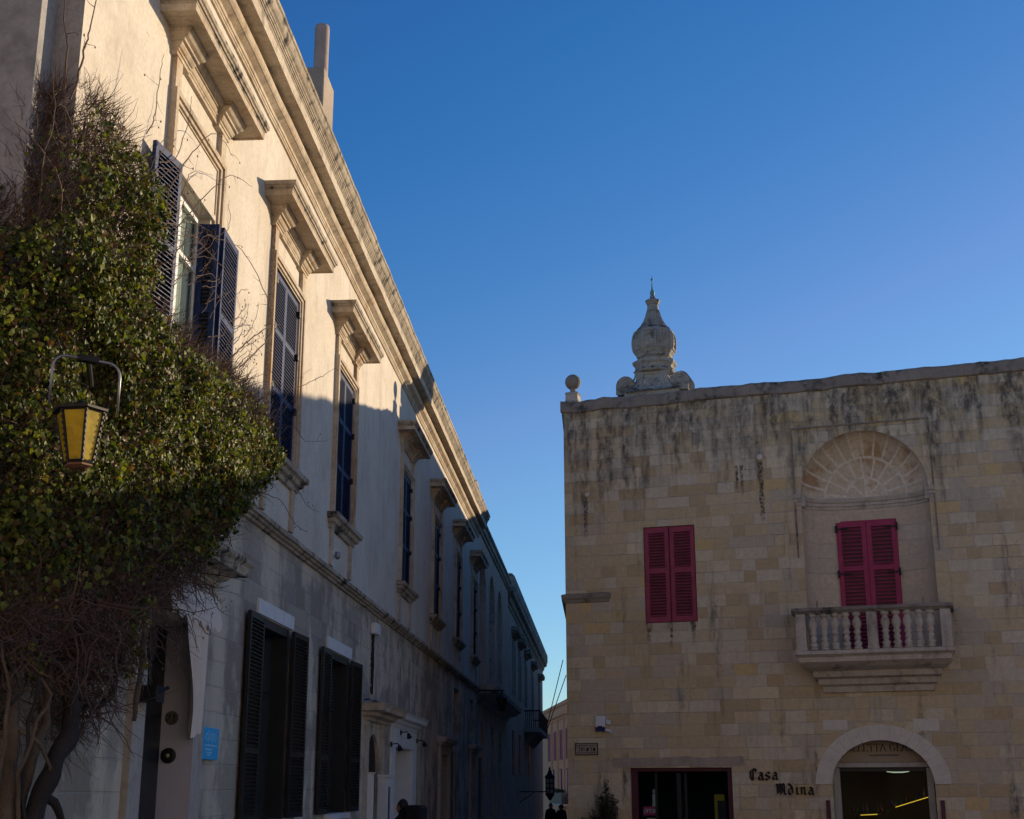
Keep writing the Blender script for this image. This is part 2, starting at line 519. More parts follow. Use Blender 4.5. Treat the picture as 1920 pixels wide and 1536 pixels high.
M_leaf = leaf_mat('ivy_leaf', [(0, (0.015, 0.024, 0.007)), (.22, (0.034, 0.050, 0.010)), (.42, (0.076, 0.105, 0.017)), (.58, (0.134, 0.165, 0.024)), (.74, (0.210, 0.225, 0.035)), (.84, (0.085, 0.046, 0.024)), (.93, (0.150, 0.075, 0.030)), (1, (0.252, 0.250, 0.100))], .48, .34)
M_shrub = leaf_mat('shrub_leaf', [(0, (.012, .018, .008)), (.6, (.022, .034, .014)), (1, (.05, .06, .03))])
M_twig = paint_mat('twig', (.088, .052, .040), .8, .5, (.05, .03, .025), .4)
M_bark = stone_mat('bark', (.17, .125, .09), (.10, .075, .055), (.04, .03, .025), lichen=.2, streak=.8, up=.1, bump=1.0)
M_bark2 = stone_mat('dark_bark', (.045, .038, .034), (.03, .026, .025), (.012, .01, .01), lichen=.2, streak=.8, up=.1, bump=1.0)
M_far = stone_mat('far_pink_stone', (.84, .39, .18), (.78, .37, .19), (.30, .19, .14), lichen=.15, streak=.3, up=.4)
M_maroon = paint_mat('maroon_paint', (.075, .012, .024), .5, .25, (.02, .01, .01), .35)
M_finial = stone_mat('grey_carved_stone', (.48, .43, .36), (.38, .34, .29), (.09, .085, .08), lichen=.8, streak=.7, up=.7, lscale=2.6, bump=.8)
M_farb = stone_mat('far_grey_stone', (.80, .56, .40), (.70, .49, .36), (.26, .19, .14), lichen=.5, streak=.7, up=.8)


def amber_mat():
    m, nt, bs, out = mat_new('amber_glass'); g = NT(nt); p = g.pos()
    a = g.noise(p, 16, 4, .6)
    c = g.mix(g.ss(a, .3, .7), (.68, .50, .003), (.84, .64, .014))
    c = g.mix(g.ss(g.noise(p, 40, 3, .6), .55, .7, 0, .5), c, (.7, .6, .3))
    c = g.mix(g.ss(g.noise(p, 6, 5, .7), .45, .7, 0, .55), c, (.20, .13, .01))
    g.l(c, bs.inputs['Base Color']); bs.inputs['Roughness'].default_value = .25
    tl = g.n('ShaderNodeBsdfTranslucent'); g.l(c, tl.inputs[0])
    mx = g.n('ShaderNodeMixShader'); mx.inputs[0].default_value = .55
    g.l(bs.outputs[0], mx.inputs[1]); g.l(tl.outputs[0], mx.inputs[2]); g.l(mx.outputs[0], out.inputs[0])
    return m


M_amber = amber_mat()


def paving_mat():
    m, nt, bs, out = mat_new('stone_paving'); g = NT(nt); p = g.pos()
    br = g.n('ShaderNodeTexBrick')
    br.inputs['Scale'].default_value = 1.0; br.inputs['Brick Width'].default_value = .6; br.inputs['Row Height'].default_value = .35
    br.inputs['Mortar Size'].default_value = .012
    br.inputs['Color1'].default_value = (.36, .32, .26, 1); br.inputs['Color2'].default_value = (.43, .38, .31, 1); br.inputs['Mortar'].default_value = (.09, .08, .07, 1)
    g.l(p, br.inputs['Vector'])
    c = g.mix(g.ss(g.noise(p, 1.2, 5), .4, .7, .4, 0), br.outputs[0], (.24, .21, .17))
    g.l(c, bs.inputs['Base Color']); bs.inputs['Roughness'].default_value = .75
    g.bump(bs, br.outputs['Fac'], -.3, .01)
    return m


M_pave = paving_mat()

# ------------------------------------------------------------------ setting
SL = -.0145
gb = MB()
gz = lambda y: SL * max(y, -10)
ys = [-400, -10, 10, 30, 60, 100, 140, 400, 1500]
gb.grid([[(-900, y, gz(min(y, 200)) if y > -10 else .145), (900, y, gz(min(y, 200)) if y > -10 else .145)] for y in ys])
tag(gb.build('ground', M_pave), None, None, kind='structure')

# ================================================================== PALACE (left)
XW = -4.6
PO = (-4.6, 10.5, -.15)
LF = lambda u, o, z: (XW + o, u, z)
palace = empty('palace_building', PO, 'long cream stucco palace with navy shutters and heavy window hoods on the left', 'building')
WC = [13.97, 18.66, 23.52, 31.60, 37.78, 43.75, 49.62]
CLOSED = WC[1:]
holes = [(WC[0] - .74, WC[0] + .74, 6.2, 8.22, .30)] + [(c - .81, c + .81, 6.2, 8.90, .22) for c in CLOSED]
b = MB()
b.wall(LF, 10.53, 51.6, 5.0, 11.6, holes, .25)
b.quad((XW, 51.6, 5.0), (XW, 51.6, 11.6), (-14, 51.6, 11.6), (-14, 51.6, 5.0))
b.build('wall', M_stucco, palace, sub=PO)
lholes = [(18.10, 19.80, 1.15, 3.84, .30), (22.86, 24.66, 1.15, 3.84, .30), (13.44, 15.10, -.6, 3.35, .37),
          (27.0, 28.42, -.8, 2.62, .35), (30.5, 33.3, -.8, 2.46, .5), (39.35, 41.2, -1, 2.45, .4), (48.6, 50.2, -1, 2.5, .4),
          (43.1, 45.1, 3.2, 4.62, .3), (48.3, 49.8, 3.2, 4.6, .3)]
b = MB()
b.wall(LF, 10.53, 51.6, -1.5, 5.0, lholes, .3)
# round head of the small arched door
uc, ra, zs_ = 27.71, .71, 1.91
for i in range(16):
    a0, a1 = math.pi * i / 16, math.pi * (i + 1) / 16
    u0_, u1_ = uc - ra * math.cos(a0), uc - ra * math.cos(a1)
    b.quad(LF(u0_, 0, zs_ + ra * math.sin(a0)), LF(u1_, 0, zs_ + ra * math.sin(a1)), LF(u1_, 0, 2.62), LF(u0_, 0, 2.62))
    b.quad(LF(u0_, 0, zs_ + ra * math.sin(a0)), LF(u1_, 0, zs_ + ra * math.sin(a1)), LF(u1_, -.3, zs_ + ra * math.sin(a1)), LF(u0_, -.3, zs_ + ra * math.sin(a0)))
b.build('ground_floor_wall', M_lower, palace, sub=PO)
b = MB()
b.quad((-4.6, 10.53, -1), (-4.85, 10.53, -1), (-4.85, 10.53, 11.6), (-4.6, 10.53, 11.6))
b.quad((-4.85, 10.53, -1), (-4.85, 10.2, -1), (-4.85, 10.2, 11.6), (-4.85, 10.53, 11.6))
b.quad((-4.85, 10.2, -1), (-16, 10.2, -1), (-16, 10.2, 11.6), (-4.85, 10.2, 11.6))
b.build('side_wall', M_end, palace, sub=PO, recalc=False)
b = MB()
b.box(-16, -4.62, 10.25, 51.5, 11.3, 11.58)
b.quad((-16, 10.2, -1), (-16, 51.6, -1), (-16, 51.6, 11.6), (-16, 10.2, 11.6))
b.build('roof', M_side, palace, sub=PO)
# cornice: bed mouldings, pale corona, ribbed and lichen-grey crown
b = MB()
b.mould(LF, [(0, 10.88), (.028, 10.885), (.028, 10.92), (.038, 10.925), (.038, 10.965), (.052, 10.97), (.052, 11.03), (.125, 11.075), (.14, 11.08), (.16, 11.11), (.17, 11.15), (.165, 11.20), (.14, 11.21), (.14, 11.27), (.335, 11.285), (.335, 11.27), (0, 11.30)], 10.3, 51.3, ret=False, jit=.012, nseg=60)
corn = b.build('cornice', M_trim, palace, sub=PO)
b = MB()
b.mould(LF, [(0, 11.26), (.337, 11.272), (.345, 11.42), (.355, 11.43), (0, 11.44)], 10.3, 51.3, ret=False, jit=.012, nseg=60)
b.build('corona', M_corona, corn, sub=PO)
b = MB()
b.mould(LF, [(0, 11.435), (.358, 11.435), (.358, 11.465), (.372, 11.47), (.372, 11.50), (.386, 11.505), (.386, 11.54), (.402, 11.55), (.405, 11.575), (.435, 11.60), (.455, 11.64), (.465, 11.70), (.485, 11.715), (.485, 11.765), (0, 11.84)], 10.3, 51.3, ret=False, jit=.014, nseg=90)
b.build('crown_moulding', M_crown, corn, sub=PO)
b = MB()
b.mould(LF, [(0, 4.995), (.05, 5.0), (.055, 5.03), (.10, 5.045), (.11, 5.07), (.15, 5.08), (.155, 5.14), (0, 5.26)], 10.55, 51.5, ret=False, jit=.012, nseg=60)
b.build('string_course', M_crown, palace, sub=PO)


def louvre_leaf(w, z0, z1, rails, pitch=.05, t=.045, stile=.065, rail=.08, flip=1, slat_t=.011, tilt=17, hinge=None, back=True):
    """one louvred leaf in its own frame: x = thickness, y = width from 0 to w, z up"""
    b = MB()
    b.box(-t / 2, t / 2, 0, stile, z0, z1)
    b.box(-t / 2, t / 2, w - stile, w, z0, z1)
    zz = [z0] + rails + [z1]
    edges = [(z0, z0 + rail)] + [(r - rail / 2, r + rail / 2) for r in rails] + [(z1 - rail, z1)]
    for a, c in edges: b.box(-t / 2 + .002, t / 2 - .002, stile, w - stile, a, c)
    if back:  # added dark sheet, its colour stands in for shade between the slats
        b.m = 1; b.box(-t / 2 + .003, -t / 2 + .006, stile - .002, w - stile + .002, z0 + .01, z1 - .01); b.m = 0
    ca, sa = math.cos(R(tilt)), math.sin(R(tilt))
    for (a0, a1), (c0, c1) in zip(edges[:-1], edges[1:]):
        n = max(1, int((c0 - a1) / pitch))
        for i in range(n):
            zc = a1 + (i + .5) * (c0 - a1) / n
            hw = t * .52
            # outer edge lower than inner edge
            o_, i_ = (hw * ca * flip, zc - hw * sa), (-hw * ca * flip, zc + hw * sa)
            p = []
            for y in (stile - .004, w - stile + .004):
                p.append([(o_[0], y, o_[1] - slat_t / 2), (i_[0], y, i_[1] - slat_t / 2), (i_[0], y, i_[1] + slat_t / 2), (o_[0], y, o_[1] + slat_t / 2)])
            b.hexa(p[0] + p[1])
    if hinge:
        b.m = 1
        for hz in hinge[0]:
            b.box(t / 2, t / 2 + .05, hinge[1] - .045, hinge[1] + .045, hz - .045, hz + .045)
        b.m = 0
    return b


def surround_mesh():
    F = lambda u, o, z: (o, u, z)
    b = MB()
    for y0, y1 in ((-1.02, -.82), (.82, 1.02)):
        b.fbox(F, y0, y1, -.01, .06, 9.045, 9.56)
    for o, wi, wo_, top in ((.035, .81, .86, 8.90), (.06, .86, .94, 8.93), (.085, .94, 1.02, 8.98)):
        for sgn in (-1, 1):
            y0, y1 = sorted((sgn * wi, sgn * wo_))
            b.fbox(F, y0, y1, -.01, o, 6.19, top)
        t2 = top + {.035: .03, .06: .05, .085: .065}[o]
        b.fbox(F, -wo_, wo_, -.01, o, top, t2)
    # apron strips under the sill
    for y0, y1 in ((-.98, -.78), (.78, .98)):
        b.fbox(F, y0, y1, -.01, .045, 5.27, 5.90)
    return b


def hood_mesh():
    F = lambda u, o, z: (o, u, z)
    b = MB()
    bed = [(0, 9.41), (.07, 9.415), (.07, 9.46), (.085, 9.465), (.085, 9.49), (.105, 9.50), (.125, 9.53), (.13, 9.555), (.16, 9.56), (.165, 9.585), (.20, 9.60), (.235, 9.635), (.25, 9.68), (0, 9.68)]
    for a, c in ((-1.03, -.66), (.66, 1.03)):
        b.mould(F, bed, a, c, side=.6)
    b.mould(F, [(o * .62, z + (.02 if z < 9.6 else 0)) for o, z in bed], -.66, .66, ret=False)
    b.mould(F, [(0, 9.678), (.365, 9.69), (.365, 9.675), (.395, 9.675), (.40, 9.755), (0, 9.756)], -1.12, 1.12)
    return b


def hood_crown():
    F = lambda u, o, z: (o, u, z)
    b = MB()
    b.mould(F, [(0, 9.757), (.403, 9.757), (.405, 9.78), (.425, 9.785), (.43, 9.81), (.45, 9.82), (.455, 9.875), (0, 9.97)], -1.12, 1.12, jit=.008, nseg=14)
    return b


def sill_mesh():
    F = lambda u, o, z: (o, u, z)
    b = MB()
    b.mould(F, [(0, 5.89), (.05, 5.9), (.07, 5.97), (.12, 5.99), (.14, 6.05), (.19, 6.07), (.20, 6.14), (0, 6.19)], -1.06, 1.06, jit=.006, nseg=8)
    return b


def rel(c): return (0, c - PO[1], -PO[2])


# first closed window, then copies of it
win = surround_mesh().build('window', M_trim, palace, loc=rel(CLOSED[0]))
h = hood_mesh().build('hood', M_trim, win)
hc = hood_crown().build('hood_top', M_crown, win)
sill_mesh().build('sill', M_crown, win)
for sgn in (-1, 1):
    lf = louvre_leaf(.79, 6.22, 8.88, [7.13, 8.0], hinge=([7.11, 7.98, 8.68], .75 if sgn > 0 else .04))
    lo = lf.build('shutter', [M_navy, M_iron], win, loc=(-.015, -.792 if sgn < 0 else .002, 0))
b = MB(); b.box(-.21, -.19, -.81, .81, 6.2, 8.90); b.build('pane', M_glass, win)
for c in CLOSED[1:]:
    w2 = copy_tree(win, palace); w2.location = rel(c)
# the open one nearest the camera
win1 = surround_mesh().build('window', M_trim, palace, loc=rel(WC[0]))
win1['label'] = 'open window with folded navy shutters and pale curtains'
hood_mesh().build('hood', M_trim, win1)
hood_crown().build('hood_top', M_crown, win1)
b = MB(); b.box(-.02, .02, -.808, .808, 8.30, 8.895); b.box(-.02, .04, -.808, .808, 8.225, 8.295)
b.build('blind_panel', M_stucco, win1)
sill_mesh().build('sill', M_crown, win1)
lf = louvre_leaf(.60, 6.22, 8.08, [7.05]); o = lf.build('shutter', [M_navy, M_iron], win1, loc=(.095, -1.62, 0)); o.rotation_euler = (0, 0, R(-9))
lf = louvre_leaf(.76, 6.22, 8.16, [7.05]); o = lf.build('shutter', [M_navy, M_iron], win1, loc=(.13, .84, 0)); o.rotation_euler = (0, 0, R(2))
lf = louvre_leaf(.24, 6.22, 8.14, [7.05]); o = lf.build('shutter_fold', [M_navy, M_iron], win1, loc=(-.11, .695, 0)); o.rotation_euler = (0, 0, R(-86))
b = MB()
for y0, y1, z0, z1 in ((-.74, -.66, 6.2, 8.22), (.66, .74, 6.2, 8.22), (-.04, .04, 6.2, 8.22), (-.66, .66, 8.13, 8.22), (-.66, .66, 6.2, 6.3), (-.66, .66, 7.5, 7.55)):
    b.box(-.17, -.12 if abs(y0) > .5 else -.125, y0, y1, z0, z1)
b.build('sash', M_white, win1)
b = MB(); b.box(-.15, -.145, -.66, .66, 6.3, 8.13); b.build('pane', M_clear, win1)
b = MB()
pts = [[(-.20 + .03 * math.sin(y * 26) + .010 * math.sin(y * 61), y, z) for y in [(-.72 + 1.44 * i / 60) for i in range(61)]] for z in (6.2, 8.2)]
b.grid(pts); b.build('curtain', paint_mat('pale_curtain', (.82, .80, .68), .9, .05, (.6, .58, .5), .1), win1, recalc=False)
b = MB(); b.box(-.5, -.42, -.75, .75, 6.1, 8.3); b.build('dark_room', M_dark, win1)

# ground floor shop windows
def ground_window(c, hw):
    F = lambda u, o, z: (o, u, z)
    b = MB()
    for y0, y1 in ((-hw - .0, -hw + .10), (hw - .10, hw)): b.fbox(F, y0, y1, -.26, .012, 1.15, 3.84)
    b.fbox(F, -hw + .1, hw - .1, -.26, .008, 3.72, 3.84); b.fbox(F, -hw + .1, hw - .1, -.26, -.18, 1.15, 1.27)
    b.fbox(F, -.03, .03, -.25, -.19, 1.27, 3.72); b.fbox(F, -hw + .1, hw - .1, -.245, -.195, 2.9, 2.96)
    w = b.build('ground_window', M_black, palace, loc=rel(c))
    b = MB(); b.box(-.235, -.225, -hw + .1, hw - .1, 1.25, 3.74); b.build('pane', M_glass, w)
    b = MB(); b.box(-.005, .03, -hw - .25, hw + .22, 3.86, 4.06); b.build('lintel_board', M_white, w)
    b = MB(); b.box(-.2, .12, -hw - .02, hw + .02, 1.06, 1.148); b.build('sill_board', M_white, w)
    lf = louvre_leaf(.86, 1.16, 3.82, [2.05], t=.05, hinge=None)
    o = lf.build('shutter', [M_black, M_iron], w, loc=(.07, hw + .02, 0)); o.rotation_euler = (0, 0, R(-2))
    lf = louvre_leaf(.86, 1.16, 3.82, [2.05], t=.05)
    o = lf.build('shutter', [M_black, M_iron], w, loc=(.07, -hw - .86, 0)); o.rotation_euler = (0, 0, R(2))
    return w


ground_window(18.95, .85)
ground_window(23.76, .90)

# door 21 with hood
F = LF
b = MB()
b.fbox(F, 13.44, 15.10, -.37, -.31, -.6, 3.35)
for i in range(2):
    u = 13.52 + i * .79
    for z0, z1 in ((.2, .95), (1.1, 2.2), (2.35, 3.1)): b.fbox(F, u, u + .70, -.31, -.285, z0, z1)
dr = b.build('door', M_black, palace, sub=PO)
b = MB()
for u0, u1 in ((13.05, 13.41), (15.13, 15.46)):
    b.fbox(F, u0, u1, -.01, .07, -.5, 3.62)
b.fbox(F, 13.05, 15.46, -.01, .07, 3.62, 3.76)
b.fbox(F, 13.1, 15.42, -.01, .05, 3.762, 3.86)
o = b.build('door_surround', M_grey, palace, sub=PO)
b = MB(); b.fbox(F, 15.085, 15.11, -.365, .072, -.5, 3.34); b.build('jamb_lining', paint_mat('lilac_grey_paint', (.46, .45, .50), .6, .15, (.3, .3, .33), .3), palace, sub=PO)
b = MB(); b.mould(F, [(0, 3.86), (.10, 3.87), (.12, 3.93), (.20, 3.96), (.22, 4.0), (.40, 4.02), (.42, 4.12), (.46, 4.16), (.46, 4.2), (0, 4.28)], 13.0, 15.5, side=.8)
b.build('door_hood', M_crown, palace, sub=PO)

# two portals further on
b = MB()
b.mould(F, [(0, 2.84), (.08, 2.85), (.1, 2.9), (.22, 2.94), (.24, 3.0), (.40, 3.02), (.42, 3.1), (.46, 3.16), (0, 3.28)], 26.6, 29.2, side=.8)
b.fbox(F, 26.55, 26.95, -.01, .05, -.9, 2.84); b.fbox(F, 28.5, 28.9, -.01, .05, -.9, 2.84)
b.build('arched_door_surround', M_trim, palace, sub=PO)
b = MB(); b.fbox(F, 26.9, 28.5, -.10, -.06, -.9, 2.7)
for u in (27.1, 27.75): b.fbox(F, u, u + .55, -.06, -.04, -.1, 1.8)
b.build('arched_door', M_black, palace, sub=PO)
b = MB()
b.mould(F, [(0, 2.86), (.06, 2.87), (.08, 2.93), (.14, 2.96), (.16, 3.02), (.28, 3.04), (.3, 3.12), (.34, 3.17), (0, 3.24)], 30.2, 33.9, side=.8)
b.fbox(F, 29.95, 30.48, -.01, .055, -.9, 2.86); b.fbox(F, 33.32, 33.95, -.01, .055, -.9, 2.86); b.fbox(F, 30.48, 33.32, -.01, .055, 2.47, 2.86)
b.build('white_portal', M_white, palace, sub=PO)
b = MB(); b.fbox(F, 33.28, 33.31, -.49, .06, -.9, 2.46); b.fbox(F, 30.5, 33.28, -.49, .05, 2.44, 2.469); b.build('portal_lining', M_white, palace, sub=PO)
b = MB(); b.fbox(F, 30.45, 33.35, -.56, -.5, -.9, 2.5); b.build('portal_door', M_dark, palace, sub=PO)
for u0, u1, zt in ((38.9, 41.7, 2.9), (48.2, 50.6, 2.95)):
    b = MB()
    b.fbox(F, u0, u0 + .42, -.01, .09, -1, zt - .2); b.fbox(F, u1 - .42, u1, -.01, .09, -1, zt - .2); b.fbox(F, u0 + .42, u1 - .42, -.01, .07, zt - .42, zt - .2)
    b.mould(F, [(0, zt - .2), (.12, zt - .19), (.14, zt - .12), (.24, zt - .1), (.28, zt), (.28, zt + .05), (0, zt + .12)], u0, u1, side=.8)
    b.build('door_surround', M_grey, palace, sub=PO)
    b = MB(); b.fbox(F, u0 + .4, u1 - .4, -.42, -.36, -1, zt - .38); b.build('door', M_wood, palace, sub=PO)
for u0, u1 in ((43.1, 45.1), (48.3, 49.8)):
    b = MB(); b.fbox(F, u0, u1, -.3, -.25, 3.18, 4.64)
    for k in range(3): b.fbox(F, u0 + .05 + k * (u1 - u0) / 3, u0 + (k + 1) * (u1 - u0) / 3 - .05, -.25, -.22, 3.25, 4.55)
    b.build('mezzanine_shutter', M_black, palace, sub=PO)
# downpipe on the portal pier
for y in (41.65, 50.9):
    b = MB(); b.tube([(-4.44, y, -1), (-4.44, y, 2.6)], .06, 8); b.build('downpipe', M_steel, palace, sub=PO)

# chimneys
b = MB(); b.box(-5.75, -4.80, 21.55, 22.45, 11.5, 14.28)
ch = b.build('chimney', M_side, palace, sub=PO, bevel=.015)
b = MB(); b.lathe([(.15, 0), (.15, .05), (.138, .07), (.136, .6), (.138, 1.06), (.13, 1.12), (.10, 1.13)], (-4.97, 22.0, 14.27), 20)
b.build('chimney_pot', M_terra, ch, sub=PO, smooth=True)
b = MB(); b.box(-5.1, -4.42, 48.6, 49.6, 11.7, 12.62); b.build('chimney', M_side, palace, sub=PO)

# ================================================================== UNSEEN HOUSE ADDED BEHIND THE CAMERA FOR WARM BOUNCE LIGHT
OS = (-30, -7, .10)
sq = empty('unseen_bounce_house', OS, 'unseen pale house added behind the camera to bounce warm light', 'building')
FS = lambda u, o, z: (u, o, z)
b = MB()
sh_ = [(3.5 + k * 6.2, 4.7 + k * 6.2, z0, z0 + 2.4) for k in range(11) for z0 in (1.2, 7.2)]
b.wall(FS, 0, 72, -.5, 14.0, sh_, .2)
b.quad((0, 0, -.5), (0, 0, 14), (0, -9, 14), (0, -9, -.5)); b.quad((72, 0, -.5), (72, 0, 14), (72, -9, 14), (72, -9, -.5)); b.quad((0, 0, 14), (72, 0, 14), (72, -9, 14), (0, -9, 14))
b.build('wall', M_stucco, sq, recalc=False)
b = MB(); b.mould(FS, [(0, 13.3), (.06, 13.3), (.1, 13.5), (.3, 13.6), (.34, 13.8), (.34, 14.0), (0, 14.1)], .3, 71.7); b.build('cornice', M_trim, sq)
for h_ in sh_:
    b = MB(); b.fbox(FS, h_[0], h_[1], -.2, -.14, h_[2], h_[3])
    for k in range(2):
        for q in range(20): b.fbox(FS, h_[0] + .06 + k * .6, h_[0] + .54 + k * .6, -.14, -.12, h_[2] + .1 + q * .112, h_[2] + .18 + q * .112)
    b.build('shutter', M_pinkd, sq)

# ================================================================== SECOND + THIRD BUILDINGS ON THE LEFT
O2 = (-4.72, 51.6, -.75)
arch_b = empty('arcaded_house', O2, 'pale rendered house with tall blind arches next beyond the cream palace', 'building')
F2 = lambda u, o, z: (-4.72 + o, u, z)
AR = [(53.4, 56.6), (58.4, 61.4), (63.2, 66.2)]
ZS = 9.2
b = MB()
lh = [(a, c, -1.5, 4.1, .4) for a, c in ((54.2, 55.9), (59.4, 61.0), (64.2, 65.9))]
b.wall(F2, 51.62, 70.5, -2, 12.0, [(a, c, 5.6, ZS + (c - a) / 2, .3) for a, c in AR] + lh, .3)
for a, c in AR + [(h_[0], h_[1]) for h_ in lh]:
    up = (a, c) in AR
    ra = (c - a) / 2; uc = (a + c) / 2; zsp = ZS if up else 4.1 - ra; zt = ZS + ra if up else 4.1
    for i in range(14):
        a0, a1 = math.pi * i / 14, math.pi * (i + 1) / 14
        p0 = (uc - ra * math.cos(a0), zsp + ra * math.sin(a0)); p1 = (uc - ra * math.cos(a1), zsp + ra * math.sin(a1))
        b.quad(F2(p0[0], 0, p0[1]), F2(p1[0], 0, p1[1]), F2(p1[0], 0, zt), F2(p0[0], 0, zt))
        b.quad(F2(p0[0], 0, p0[1]), F2(p1[0], 0, p1[1]), F2(p1[0], -.3, p1[1]), F2(p0[0], -.3, p0[1]))
b.quad(F2(51.62, 0, 12), F2(70.5, 0, 12), F2(70.5, -8, 12), F2(51.62, -8, 12))
b.build('wall', M_farb, arch_b, sub=O2)
b = MB()
b.mould(F2, [(0, 11.5), (.06, 11.52), (.08, 11.62), (.14, 11.66), (.16, 11.85), (.22, 11.9), (.22, 12.02), (0, 12.1)], 51.7, 70.4, ret=False)
b.build('cornice', M_crown, arch_b, sub=O2)
for a, c in AR:
    b = MB(); b.fbox(F2, a - .05, c + .05, -.36, -.29, 5.5, ZS + (c - a) / 2)
    for k in range(40): b.fbox(F2, a, c, -.29, -.27, 5.65 + k * .13, 5.72 + k * .13)
    b.build('louvred_screen', M_grey, arch_b, sub=O2)
for hq in lh:
    b = MB(); b.fbox(F2, hq[0] - .05, hq[1] + .05, -.46, -.38, -1.6, 4.2); b.build('door', M_wood, arch_b, sub=O2)
b = MB()
b.mould(F2, [(0, 4.75), (.12, 4.8), (.14, 4.92), (.55, 5.02), (.58, 5.12), (.75, 5.16), (.78, 5.34), (0, 5.4)], 52.2, 69.5, side=.4)
b.build('balcony_ledge', M_trim, arch_b, sub=O2)

O3 = (-4.88, 72.0, -1.05)
far_b = empty('corner_house', O3, 'dark stone house with deep cornice and iron balcony at the far left street end', 'building')
F3 = lambda u, o, z: (-4.88 + o, u, z)
b = MB()
b.box(-14, -4.88, 70.55, 118.0, -3, 12.55)
b.build('wall', M_farb, far_b, sub=O3)
b = MB()
b.mould(F3, [(0, 11.0), (.05, 11.02), (.08, 11.2), (.16, 11.25), (.2, 11.5), (.38, 11.6), (.40, 11.8), (.46, 11.95), (.46, 12.5), (.3, 12.7), (0, 12.7)], 72.2, 117.6)
b.build('cornice', M_crown, far_b, sub=O3)
b = MB(); b.box(-6.0, -4.95, 109, 114, 12.7, 13.5); b.build('roof_hut', M_trim, far_b, sub=O3)
hw0 = None
for c in (77.5, 83.5, 90.5, 99.5, 110.5):
    if hw0 is None:
        b = MB(); F0 = lambda u, o, z: (o, u, z)
        b.fbox(F0, -1.0, -.7, -.01, .08, 6.6, 9.6); b.fbox(F0, .7, 1.0, -.01, .08, 6.6, 9.6); b.fbox(F0, -.7, .7, -.01, .08, 9.3, 9.6)
        hw0 = b.build('window', M_grey, far_b, loc=(0, c - O3[1], -O3[2]))
        b = MB(); b.mould(F0, [(0, 9.75), (.12, 9.78), (.18, 9.9), (.40, 9.95), (.45, 10.1), (.45, 10.25), (0, 10.35)], -1.2, 1.2); b.build('hood', M_crown, hw0)
        b = MB(); b.box(.005, .03, -.7, .7, 6.7, 9.3); b.build('shutter', M_black, hw0)
    else:
        c2 = copy_tree(hw0, far_b); c2.location = (0, c - O3[1], -O3[2])
for u0, u1 in ((76.5, 78.5), (83, 85), (94, 96)):
    b = MB(); b.fbox(F3, u0, u1, -.05, .03, 2.2, 4.6); b.build('ground_shutter', M_black, far_b, sub=O3)
b = MB()
b.fbox(F3, 88.6, 101.8, 0, 1.05, 4.95, 5.2)
for u in (90, 93.4, 96.8, 100.2):
    b.hexa([F3(u - .2, 0, 4.2), F3(u + .2, 0, 4.2), F3(u + .2, .1, 4.2), F3(u - .2, .1, 4.2), F3(u - .2, 0, 4.95), F3(u + .2, 0, 4.95), F3(u + .2, .8, 4.95), F3(u - .2, .8, 4.95)])
bl = b.build('balcony', M_grey, far_b, sub=O3)
b = MB()
b.fbox(F3, 88.6, 101.8, .98, 1.04, 6.25, 6.33)
for i in range(67):
    u = 88.65 + i * .199
    b.fbox(F3, u, u + .045, .99, 1.03, 5.2, 6.26)
for u in (88.6, 101.76):
    b.fbox(F3, u, u + .04, 0, .98, 6.25, 6.33)
    for k in range(8): b.fbox(F3, u, u + .04, .1 + k * .12, .14 + k * .12, 5.2, 6.25)
b.build('railing', M_iron, bl, sub=O3)
for (p0, p1, lab) in (((-3.84, 100.5, 5.9), (-2.62, 100.5, 10.6), 'thin dark pole, the left and higher of two slanting out from the iron balcony'),
                      ((-3.84, 101.3, 5.7), (-2.42, 101.3, 9.55), 'thin dark pole, the right and lower of two slanting out from the iron balcony')):
    b = MB(); b.tube([p0, p1], .035, 6)
    tag(b.build('flagpole', M_iron), lab, 'flagpole', 'slanting poles over the street')

# warm building closing the street
OE = (-3.2, 138.3, -2.47)
ang = math.atan2(120.35 - 105.36, -4.63 + 2.44)
end_b = empty('end_house', OE, 'warm pink stone house with balconies closing the far end of the street', 'building', rz=ang)
end_b.scale = (1.3125,) * 3
FE = lambda u, o, z: (u, o, z + 1.5)     # local: u runs away down the street, o towards the street
b = MB(); b.box(-1.2, 40, -9, 0, -1, 9.5); b.build('wall', M_far, end_b)
b = MB(); b.mould(FE, [(0, 6.7), (.08, 6.72), (.1, 6.85), (.3, 6.95), (.34, 7.1), (0, 7.2)], -1.1, 39.9)
b.mould(FE, [(0, 7.72), (.1, 7.75), (.16, 7.85), (.16, 8.02), (0, 8.05)], -1.1, 39.9); b.build('cornice', M_far, end_b)
for u in (.2, 4.2, 8.5, 13):
    b = MB(); b.fbox(FE, u - .8, u + .8, .01, .09, 3.6, 5.9)
    o = b.build('window', M_pinkd, end_b)
    b = MB(); b.fbox(FE, u - .03, u + .03, .09, .12, 3.7, 5.8); b.build('meeting_stile', M_maroon, o)
for u in (.4, 4.6, 10):
    b = MB(); b.fbox(FE, u - .5, u + .5, .01, .09, .9, 2.9); o = b.build('window', M_pinkd, end_b)
    b = MB(); b.fbox(FE, u - .3, u + .3, .09, .11, 1.0, 2.8); b.build('pane', M_grey, o)
for u in (2.2, 6.4, 10.8):
    b = MB(); b.fbox(FE, u - .25, u + .25, 0, .14, -1.5, 6.7); b.build('pilaster', M_far, end_b)
b = MB(); b.fbox(FE, -4, 4.5, 0, 1.0, .15, .3); bb = b.build('balcony', M_trim, end_b)
b = MB(); b.fbox(FE, -4, 4.5, .94, 1.0, .3, 1.15)
b.build('railing', M_iron, bb)
b = MB()
